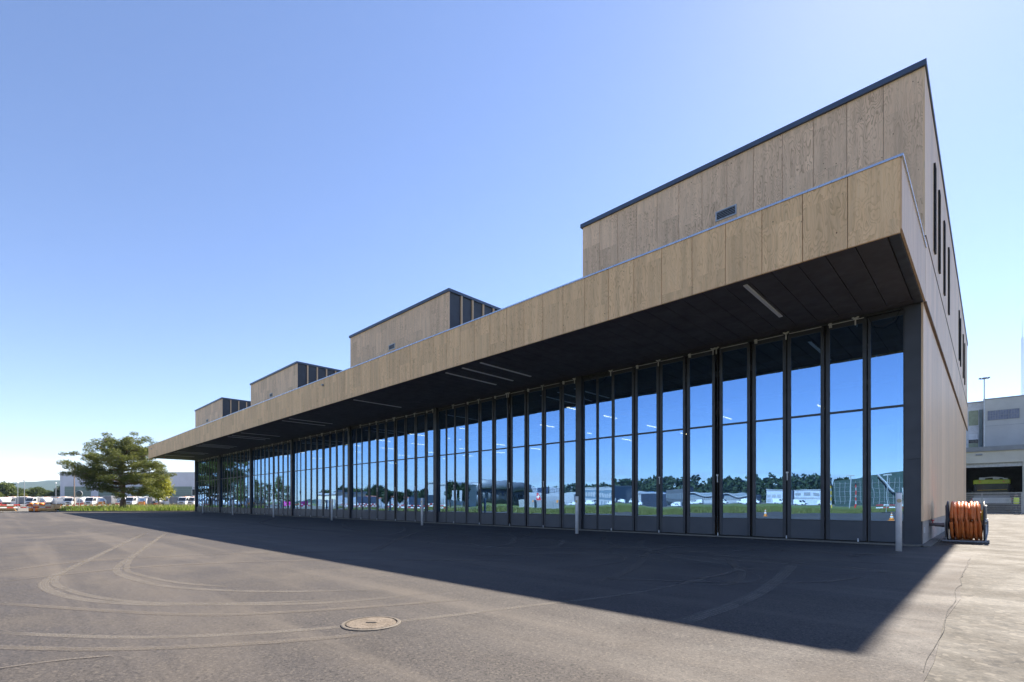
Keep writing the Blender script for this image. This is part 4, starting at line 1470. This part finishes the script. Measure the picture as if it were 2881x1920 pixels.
def blob_tree(seed, h, rad, z0, lobes, dens, size, matl, bark=BARKG, squash=1.0, trunk_r=.16):
    """broadleaf tree meshes: trunk with forked limbs and a leafy crown in lobes"""
    rng = np.random.default_rng(seed)
    tm_ = MB()
    tm_.tube([(0, 0, -.1), (.03, .02, z0 * .6), (0, .05, z0 * 1.1), (.05, 0, (h + z0) / 2), (0, 0, h * .9)], 0, 8, [trunk_r * 1.3, trunk_r, trunk_r * .85, trunk_r * .5, .03])
    P = []
    for i in range(lobes):
        u = (i + .5) / lobes
        zc = z0 + (h - z0) * (.12 + .8 * u)
        prof = math.sin(math.pi * (.16 + .78 * u)) ** .8
        az = i * 2.399 + rng.uniform(-.5, .5)
        rr = rad * prof * rng.uniform(.35, .75)
        c = np.array([rr * math.cos(az), rr * math.sin(az), zc])
        lr = rad * rng.uniform(.32, .52)
        tm_.tube([(0, 0, max(z0 * .8, zc - rad * .9)), tuple(c * np.array([.5, .5, 1]) - np.array([0, 0, rad * .25])), tuple(c)], 0, 5, [trunk_r * .5, trunk_r * .3, .02])
        n_ = int(dens * lr * lr)
        g_ = rng.normal(size=(n_, 3))
        g_ /= np.linalg.norm(g_, axis=1, keepdims=True)
        g_ *= lr * rng.uniform(.35, 1.0, (n_, 1)) ** .5
        g_ *= 1 + .25 * rng.normal(size=(n_, 1))
        g_[:, 2] *= .8 * squash
        P.append(c + g_)
    return quads_mesh('crown', leaf_quads(np.concatenate(P), rng, size), matl), tm_.mesh('trunk', bark, True)


def put_tree(name, meshes, loc, label, group=None, sc_=1.0, rz=0.0):
    root = empty(name, loc, rz)
    root.scale = (sc_,) * 3
    tag(root, label, 'tree', group)
    link('crown', meshes[0], root)
    link('trunk', meshes[1], root)
    return root


lt = blob_tree(5, 6.2, 2.4, 1.6, 22, 260, .17, LIMEF, trunk_r=.1)
put_tree('young_tree', lt, (-114.9, 5.4, .05), 'small yellow-green young tree beside the big pine')

TA = [blob_tree(21, 10.5, 5.2, 2.0, 30, 95, .42, OAKF), blob_tree(22, 9.0, 5.0, 1.6, 28, 95, .42, OAKL), blob_tree(23, 10.0, 5.6, 1.8, 32, 95, .42, DARKF)]
TLAB = ['mid green leafy tree in the belt beyond the yard', 'pale green leafy tree in the belt beyond the yard', 'dark green leafy tree in the belt beyond the yard']
for i, (tx, ty, k_, s_) in enumerate(((-275, -24, 1, .8), (-272, -18.5, 1, .85), (-278, -15, 0, 1.05), (-281, -10.5, 0, .80), (-276, -9.5, 1, .62), (-271, -5.8, 0, .84), (-280, -3.0, 0, .72), (-268, -2.2, 0, .66), (-266, 2.0, 2, .95),
                                      (-285, -20, 2, 1.0), (-290, -6, 2, .8), (-277, -31, 0, .9), (-274, -38, 2, .9), (-278, -46, 1, .9))):
    put_tree('leafy_tree', TA[k_], (tx, ty, -.06), TLAB[k_], 'trees beyond the yard', s_ * .74, i * 1.7)

for i, (tx, s_) in enumerate(((-372, 1.0), (-362, .9), (-351, 1.05), (-340, 1.1), (-329, .95), (-318, 1.05), (-306, .9), (-294, .95))):
    put_tree('leafy_tree', TA[(0, 2)[i % 2]], (tx, -160 - 5 * (i % 3), -.06), ('mid green leafy tree in the belt beyond the meadow', 'dark green leafy tree in the belt beyond the meadow')[i % 2], 'trees beyond the meadow', s_, i)

# young poplars mirrored in the doors
PO = [blob_tree(31, 6.8, 1.15, 1.0, 16, 420, .14, OAKL, trunk_r=.07, squash=1.5), blob_tree(32, 6.0, .95, 1.0, 14, 420, .13, OAKF, trunk_r=.06, squash=1.5)]
for i, (tx, s_) in enumerate(((-124, .95), (-119.5, 1.0), (-116.5, .9), (-113.4, 1.02), (-106.5, .86), (-101.5, .84), (-94.6, .88), (-91.7, .72))):
    put_tree('poplar_sapling', PO[i % 2], (tx, -20 - .4 * (i % 3), -.03), ('slender pale green poplar sapling in the yard planting row', 'slender mid green poplar sapling in the yard planting row')[i % 2], 'poplar saplings in a row', s_, i)
CLP = blob_tree(41, 4.6, 1.5, 1.3, 20, 300, .17, DARKF, trunk_r=.12)
for i, (tx, ty, s_) in enumerate(((-93.5, -60, 1.35), (-90.2, -61, 1.25), (-121.4, -60, .95), (-116.2, -60, .9), (-156, -75, 1.5), (-150.6, -76, 1.55), (-186, -110, 1.6), (-177, -111, 1.5))):
    put_tree('clipped_tree', CLP, (tx, ty, -.05), 'dark dense round tree on the meadow, mirrored in the doors', 'dark round trees on the meadow', s_, i)

# far forest across the airfield and wooded hills: masses nobody could count
def forest(name, x0, x1, y0, y1, hmin, hmax, n_, seed, matl, size, label, zfun=None):
    rng = np.random.default_rng(seed)
    cs, sz = [], []
    X = rng.uniform(x0, x1, n_)
    Y = rng.uniform(y0, y1, n_)
    Hh = rng.uniform(hmin, hmax, n_)
    P = []
    for x_, y_, h_ in zip(X, Y, Hh):
        m_ = 46
        g_ = rng.normal(size=(m_, 3))
        g_ /= np.linalg.norm(g_, axis=1, keepdims=True)
        g_ *= rng.uniform(.5, 1, (m_, 1))
        zb = zfun(x_, y_) if zfun else 0
        P.append(np.array([x_, y_, zb + h_ * .55]) + g_ * np.array([h_ * .38, h_ * .38, h_ * .5]))
    me = quads_mesh(name, leaf_quads(np.concatenate(P), rng, size, .4, .8), matl)
    o = link(name, me)
    tag(o, label, 'woodland', None, 'stuff')


def hill_z(x, y):
    return max(0.0, min(26.0, (-y - 560) * .13)) + 4 * math.sin(x * .013) + 3 * math.sin(x * .031 + 1)


NX = 60
hv, hf = [], []
for i in range(NX + 1):
    for j, yy in enumerate((-520, -600, -700, -800, -1000)):
        xx = -1500 + 2600 * i / NX
        hv.append((xx, yy, hill_z(xx, yy) - .4 - (5 if j in (0, 4) else 0)))
for i in range(NX):
    for j in range(4):
        a = i * 5 + j
        hf.append((a, a + 5, a + 6, a + 1))
m = MB(); m.v = hv; m.f = hf
tag(m.build('wooded_rise', FOREST, None, True), kind='structure')
forest('far_woodland', -1100, 300, -780, -560, 10, 19, 1000, 3, DARKF, 2.4, 'dark woodland on the low rise across the airfield', hill_z)

# blue forested hills on the left horizon
hv, hf = [], []
rngh = np.random.default_rng(2)
NA, NB = 70, 6
for i in range(NA + 1):
    y = -900 + 3400 * i / NA
    ridge = 172 * (1 - math.exp(-max(0, (y + 420)) / 420.0)) + 7 * math.sin(y * .011) + 4 * math.sin(y * .027 + 1)
    for j in range(NB + 1):
        t = j / NB
        hv.append((-3000 - 1200 * t, y, -2 + max(0, ridge) * math.sin(t * math.pi * .5) ** .8 + (rngh.normal() * 2.2 if j else 0)))
for i in range(NA):
    for j in range(NB):
        a = i * (NB + 1) + j
        hf.append((a, a + NB + 1, a + NB + 2, a + 1))
m = MB(); m.v = hv; m.f = hf
tag(m.build('hills', FOREST, None, True), kind='structure')

# grass blades: verge, and the meadow edge that the doors mirror
def blades(name, pts, h, w, matl, seed, label, parent=None):
    rng = np.random.default_rng(seed)
    n_ = len(pts)
    h = h * (.75 + .45 * np.sin(pts[:, 0] * .8 + 1.3 * np.sin(pts[:, 1] * .7)) * np.sin(pts[:, 1] * 1.1 + .4 * pts[:, 0]))
    az = rng.uniform(0, 2 * math.pi, n_)
    hh = h * rng.uniform(.45, 1.25, n_)
    lean = rng.normal(size=(n_, 2)) * .28
    a = np.stack([np.cos(az) * w, np.sin(az) * w, np.zeros(n_)], 1)
    tip = pts + np.stack([lean[:, 0] * hh, lean[:, 1] * hh, hh], 1)
    me = quads_mesh(name, np.stack([pts - a, pts + a, tip], 1), matl)
    tag(link(name, me), label, 'grass', None, 'stuff')


def inpoly(P, poly):
    x, y = P[:, 0], P[:, 1]
    c = np.zeros(len(P), bool)
    j = len(poly) - 1
    for i in range(len(poly)):
        xi, yi = poly[i]
        xj, yj = poly[j]
        with np.errstate(divide='ignore', invalid='ignore'):
            t = (xj - xi) * (y - yi) / (yj - yi + 1e-12) + xi
        c ^= ((yi > y) != (yj > y)) & (x < t)
        j = i
    return c


rg_ = np.random.default_rng(8)
n_ = 46000
P = np.stack([-67 - 62 * rg_.uniform(0, 1, n_) ** 1.5, rg_.uniform(-11, 22, n_), np.full(n_, .08)], 1)
P = P[inpoly(P, VG)]
clump = .55 + .45 * np.sin(P[:, 0] * .9 + 2 * np.sin(P[:, 1] * .6)) * np.sin(P[:, 1] * 1.3)
P = P[rg_.uniform(0, 1, len(P)) < clump + .45]
blades('verge_grass', P, .58, .05, GRASS, 1, 'tall rough green grass covering the verge left of the station')
P2 = P[(P[:, 0] < -74) & (rg_.uniform(0, 1, len(P)) < .07)]
blades('seeding_weeds', P2, .95, .05, leafmat('seed_heads', (.36, .31, .17), (.42, .36, .22), (.24, .25, .09), .4, .7), 5, 'pale seeding weeds standing in the back of the verge grass')
n_ = 60000
P = np.stack([rg_.uniform(-75, 0, n_), -20 - 75 * rg_.uniform(0, 1, n_) ** 1.5, np.full(n_, -.06)], 1)
P = P[~inpoly(P, AP) & (P[:, 0] < -8)]
blades('meadow_grass', P, .34, .05, GRASSD, 2, 'dry green meadow grass beyond the asphalt apron')

# ================================================================== ACROSS THE AIRFIELD (seen in the glass)
AWHITE = simple('off_white_cladding', (.36, .37, .39), .55, 0, .1, .3)


def hall(name, x0, x1, y, dep, z1, matl, label, cat='building', win=None, roof=None, bands=()):
    o = empty(name, ((x0 + x1) / 2, y, -.04))
    tag(o, label, cat)
    h = (x1 - x0) / 2
    MB().box(-h, h, -dep, 0, 0, z1).build('wall', matl, o)
    if roof == 'arch':
        pr = [(-h - .4, z1)] + [(-h - .4 + (2 * h + .8) * i / 12, z1 + 2.0 * math.sin(math.pi * i / 12)) for i in range(1, 12)] + [(h + .4, z1)]
        MB().prism(pr, -dep, .5).build('roof', AWHITE, o)
    elif roof == 'wave':
        top = [(-h + 2 * h * i / 20, z1 + 1.1 * math.sin(2 * math.pi * i / 20 + .6) * (1 - .5 * i / 20) - 1.6 * (i / 20) ** 2) for i in range(21)]
        MB().prism(top + [(x_, z_ - .5) for x_, z_ in reversed(top)], -dep - 1, 1.2).build('roof', AWHITE, o)
    elif roof == 'flat':
        MB().box(-h - .3, h + .3, -dep - .3, .35, z1, z1 + .5).build('roof', AWHITE, o)
    for (za, zb, mm) in bands:
        MB().box(-h + .2, h - .2, .01, .12, za, zb).build('facade_band', mm, o)
    if win:
        nx, nz, za, zb, mm = win
        for i in range(nx):
            for j in range(nz):
                wx = -h + 2 * h * (i + .15) / nx
                wz = za + (zb - za) * j / nz
                MB().box(wx, wx + 2 * h * .7 / nx, .02, .2, wz, wz + (zb - za) * .62 / nz).build('window', mm, o)
    return o


dk = empty('round_pier_building', (-189, -165, -.04))
tag(dk, 'dark grey rounded pier building with a flat overhanging roof across the meadow', 'building')
MB().lathe([(18.8, 0), (18.8, 7.2)], 44).build('wall', DGREY, dk, True)
MB().lathe([(20.0, 7.2), (20.6, 7.5), (20.3, 11.4), (19.5, 11.7), (1, 12.0)], 44).build('roof_drum', simple('slate_cladding', (.16, .175, .205), .45, 0, .1), dk, True)
for k in range(22):
    a = R(-10) + k * R(9)
    MB().box(18.7, 19.0, -.9, .9, 2.2, 5.6).build('window', WIN, dk, rot=(0, 0, a))
hall('white_cargo_hall', -156, -142, -98, 14, 8.0, AWHITE, 'white flat roofed cargo hall near the dark trees', win=(5, 1, 1.0, 4.0, GREYP), roof='flat')
hall('grey_shed', -150, -119.6, -66, 9, 2.9, simple('blue_grey_curtain', (.24, .27, .33), .6), 'long low grey shed with a reddish roof edge on the meadow', bands=((2.65, 2.95, simple('roof_red', (.42, .16, .12), .7)),), win=(9, 1, .4, 2.6, GREYP))
hall('cream_garage', -148, -135.5, -52, 9, 3.6, CREAM, 'cream rendered garage row with grey doors beyond the truck rank', win=(5, 1, .1, 3.4, GREYP), roof='flat')
hall('slate_garage', -131.5, -120.3, -50, 7, 2.5, simple('blue_grey_curtain', (.24, .27, .33), .6), 'low slate blue garage beside the cream garage row', win=(3, 1, .1, 2.1, GREYP))
hall('glass_terminal', -232, -201, -300, 30, 12.6, simple('terminal_glass', (.15, .21, .26), .15), 'glazed terminal wing with white roof across the airfield', bands=((11.0, 12.7, AWHITE), (3.2, 4.2, AWHITE), (7.2, 7.8, AWHITE)), win=(14, 2, .6, 11, AWHITE), roof='flat')
hall('white_freight_hall', -274, -254, -325, 30, 9.6, AWHITE, 'plain white freight hall beside the parked airliners', win=(1, 1, 3, 8, AWHITE))
hall('arched_hangar', -214, -194, -330, 40, 9.9, AWHITE, 'white hangar with an arched roof and grey doors', win=(6, 1, .3, 6.5, LGREY), roof='arch')
hall('office_tower', -226, -216, -372, 20, 12.8, DGREY, 'dark grey office block behind the arched hangar', win=(4, 4, 1, 12, WIN))
hall('blue_office', -215.5, -206, -372, 18, 12.5, BLUEP, 'blue clad office block with white window strips', win=(3, 4, 1, 12, AWHITE))
hall('dark_control_block', -177, -163, -330, 22, 12.4, DGREY, 'big dark grey block with ribbed cladding above a glazed base', win=(12, 1, 5.4, 12, simple('rib_grey', (.15, .17, .19), .5)), bands=((1.0, 3.6, WIN),))
hall('wave_roof_hall', -144, -124, -300, 26, 6.6, simple('grey_glazing', (.22, .25, .28), .25), 'pale hall with a wavy white roof across the airfield', win=(16, 1, 2.6, 5.4, GREYP), roof='wave', bands=((.4, 2.4, AWHITE),))
hall('second_wave_hall', -122, -107, -305, 26, 6.0, simple('grey_glazing', (.22, .25, .28), .25), 'smaller pale hall with a drooping white roof beside the wavy one', win=(10, 1, 2.6, 5.0, GREYP), roof='wave', bands=((.4, 2.4, AWHITE),))
hall('silver_depot', -104, -91, -330, 20, 8.8, LGREY, 'silver grey depot with a plain front near the green hangar', win=(4, 2, 1, 7, AWHITE), roof='flat')
hall('twin_depot', -90, -75, -334, 20, 8.9, LGREY, 'long pale depot with dark end bay near the green hangar', win=(3, 1, 5.6, 8.4, GREYP), bands=((3.6, 4.4, AWHITE),), roof='flat')
hall('concourse', -420, -300, -430, 24, 11.4, GREYP, 'long concourse with a white roof band behind the airliners', bands=((11.5, 14.5, AWHITE), (2, 6, WIN)))
hall('hotel_block', -490, -468, -520, 14, 26, LGREY, 'tall pale hotel block with gridded windows before the woods', win=(8, 6, 14, 26, WIN))
hall('second_hotel_block', -456, -434, -522, 14, 25.6, LGREY, 'second pale block with gridded windows standing right of the taller one' if False else 'slightly lower pale block with gridded windows beside the hotel', win=(8, 6, 14, 25.6, WIN))
gh = empty('green_noise_hangar', (-30, -268, -.04))
tag(gh, 'huge dark green mesh-walled hangar with a sloping roof edge', 'hangar')
MB().prism([(-26, 0), (30, 0), (30, 17.5), (-5, 14.9), (-26, 12.0)], -60, 0).build('wall', NOISEG, gh)
m = MB()
for k in range(28):
    m.box(-25.5 + 2 * k, -25.35 + 2 * k, .01, .3, 1.0, 11.4 + min(k * .13, 3))
m.build('frame_posts', GREYP, gh)
for k in range(5):
    MB().box(-26, 30, .02, .22, 2 + k * 2.2, 2.1 + k * 2.2).build('frame_rail', GREYP, gh)
MB().tube([(-7.5, 1.0, 14.4), (-1.2, 1.2, 6.6)], .5, 6).build('stair_truss', STEEL, gh)
MB().box(2, 14, .3, 6, 0, 8.2).build('annex', GLIGHT, gh)
for i, (mx, my, mz, lab) in enumerate(((-28.8, -150, 8.8, 'tall white floodlight mast before the green hangar'), (-20.2, -152, 8.7, 'white floodlight mast with a crossbar before the green hangar'), (-27.0, -146, 6.2, 'red and white banded marker mast before the green hangar'), (-33.0, -148, 6.1, 'yellow marker mast at the end of the green hangar'),
                                    (-72.5, -45, 3.4, 'white board sign on a post at the meadow'), (-74.7, -45.5, 3.5, 'second white board sign on a post at the meadow'))):
    o = empty('mast' if i < 4 else 'board_sign', (mx, my, -.06))
    tag(o, lab, 'mast' if i < 4 else 'sign')
    MB().cyl((0, 0, 0), (0, 0, mz), .12 if i < 4 else .05, None, 8).build('pole', (AWHITE, AWHITE, RED, YEL, STEEL, STEEL)[i], o)
    if i < 2:
        MB().box(-.9, .9, -.15, .15, mz, mz + .3).build('floodlight', AWHITE, o)
    elif i < 4:
        for k in range(3):
            MB().cyl((0, 0, .8 + k * 1.8), (0, 0, 1.6 + k * 1.8), .14, None, 8).build('white_band', AWHITE, o)
        MB().lathe([(.2, mz), (.45, mz + .15), (.1, mz + .5)], 10).build('cap', DARK, o)
    else:
        MB().box(-.32, .32, -.04, .04, mz - 1.95, mz).build('board', AWHITE, o)
MB_C = simple('container_grey', (.33, .33, .33), .6)
for i, (cx_, cy_, lab) in enumerate(((-100.8, -95, 'pale grey site container with an orange sign on the meadow'), (-92.2, -94, 'darker grey site container next to the pale one'))):
    o = empty('site_container', (cx_, cy_, -.06))
    tag(o, lab, 'container')
    MB().box(-3.6, 3.0, -2.4, 0, 0, 2.4).build('body', (MB_C, GREYP)[i], o)
    for k in range(22):
        MB().box(-3.5 + k * .3, -3.38 + k * .3, .0, .05, .15, 2.25).build('rib', (MB_C, GREYP)[i], o)
    MB().box(2.0, 2.7, .06, .1, 1.7, 2.4).build('orange_sign', ORANGE, o)
for i, (cx_, cy_) in enumerate(((-135, -38), (-126.6, -38.5))):
    o = empty('magenta_skip', (cx_, cy_, -.05), .3 * i)
    tag(o, 'bright magenta steel skip standing by the truck rank', 'skip', 'magenta skips')
    MB().prism([(-1.1, .1), (1.1, .1), (1.5, 1.35), (-1.5, 1.35)], -.8, .8).build('tub', MAG, o)
    MB().box(-1.55, 1.55, -.85, .85, 1.351, 1.42).build('rim', MAG, o)


def airliner():
    o = empty('airliner', (0, 0, 0))
    MB().lathe([(.1, 18.6), (.9, 18.0), (1.6, 16.8), (1.98, 14.5), (1.98, -8), (1.7, -12), (1.0, -16), (.3, -18.5)], 22, 'x', (0, 0, 3.7)).build('fuselage', WHITE, o, True)
    for s in (-1, 1):
        m = MB()
        m.v = [(4.5, s * 1.6, 2.9), (-2.5, s * 1.6, 2.9), (-4.6, s * 17, 4.4), (-3.1, s * 17, 4.4), (4.5, s * 1.6, 3.4), (-2.5, s * 1.6, 3.2), (-4.6, s * 17, 4.55), (-3.1, s * 17, 4.6)]
        m.f = [(0, 1, 2, 3), (4, 7, 6, 5), (0, 4, 5, 1), (1, 5, 6, 2), (2, 6, 7, 3), (3, 7, 4, 0)]
        m.build('wing', LGREY, o)
        m = MB()
        m.v = [(-13.5, s * .5, 4.6), (-16.6, s * .5, 4.6), (-18, s * 6.2, 5.3), (-16.6, s * 6.2, 5.3), (-13.5, s * .5, 4.85), (-16.6, s * .5, 4.8), (-18, s * 6.2, 5.42), (-16.6, s * 6.2, 5.45)]
        m.f = [(0, 1, 2, 3), (4, 7, 6, 5), (0, 4, 5, 1), (1, 5, 6, 2), (2, 6, 7, 3), (3, 7, 4, 0)]
        m.build('tailplane', WHITE, o)
        MB().lathe([(.7, 5.2), (1.05, 4.9), (1.0, 3.0), (.5, 1.4)], 16, 'x', (0, s * 5.7, 2.1)).build('engine', WHITED, o, True)
        MB().cyl((-1.6, s * 2.6, 0), (-1.6, s * 2.6, 2.9), .2, None, 6).cyl((-1.6, s * 2.6 - .3, .6), (-1.6, s * 2.6 + .3, .6), .6, None, 12).build('main_gear', RUB, o)
    MB().cyl((13.2, 0, .4), (13.2, 0, 2.4), .14, None, 6).cyl((13.2, -.2, .42), (13.2, .2, .42), .42, None, 12).build('nose_gear', RUB, o)
    fin = MB().prism([(-11.4, 5.4), (-15.6, 11.8), (-17.9, 11.8), (-16.9, 4.9)], -.22, .22).build('tail_fin', RED, o)
    for yy in (-.25, .25):
        MB().box(-15.9, -15.0, yy - .03, yy + .03, 7.0, 10.2).box(-17.0, -13.9, yy - .028, yy + .028, 8.2, 9.1).build('white_cross', WHITE, fin)
    MB().box(-8, 15.5, -1.99, 1.99, 4.0, 4.35).build('window_line', DGREY, o)
    return o


A0 = airliner()
for i, (ax, ay, rz) in enumerate(((-306, -352, R(8)), (-286, -356, R(168)), (-281, -344, R(20)))):
    o = A0 if i == 0 else copy_tree(A0)
    o.location = (ax, ay, -.03)
    o.rotation_euler = (0, 0, rz)
    tag(o, 'white airliner with red tail fin and white cross parked at the concourse', 'airliner', 'airliners parked at the concourse')

# service vans scattered on the far apron
def van():
    o = empty('service_van', (0, 0, 0))
    MB().prism([(-2.4, .4), (2.4, .4), (2.5, 1.0), (1.9, 1.25), (1.2, 2.05), (-2.4, 2.15)], -.95, .95).build('body', WHITE, o)
    MB().prism([(1.93, 1.27), (1.95, 1.29), (1.28, 2.0), (1.26, 1.98)], -.8, .8).build('windscreen', WIN, o)
    MB().prism([(.4, 1.3), (1.65, 1.3), (1.1, 1.95), (.4, 1.95)], -.96, .96).build('side_window', WIN, o)
    for sx in (-1.5, 1.5):
        for sy in (-.85, .85):
            wheel(o, sx, sy, .34, .22, 1 if sy > 0 else -1)
    return o
v0 = van()
for i in range(22):
    o = v0 if i == 0 else copy_tree(v0)
    x_ = -250 + 9.3 * i + rnd.uniform(-3, 3)
    o.location = (x_, -262 - 20 * rnd.random(), -.03)
    o.rotation_euler = (0, 0, rnd.choice([0, math.pi]) + rnd.uniform(-.3, .3))
    sz = rnd.uniform(1.0, 1.5)
    o.scale = (sz,) * 3
    tag(o, 'white service van on the concrete across the airfield', 'van', 'vans across the airfield')

# ------------------------------------------------------------------ the air
hz = NT('thin_air')
pv = hz.n('ShaderNodeVolumePrincipled')
pv.inputs['Color'].default_value = (.55, .74, 1.0, 1)
pv.inputs['Density'].default_value = 0.00008
pv.inputs['Anisotropy'].default_value = 0.2
hz.l(pv.outputs[0], hz.out.inputs['Volume'])
hb = MB().box(-4300, 900, -1100, 2600, -2.5, 190).build('haze', hz.m)
tag(hb, kind='stuff')
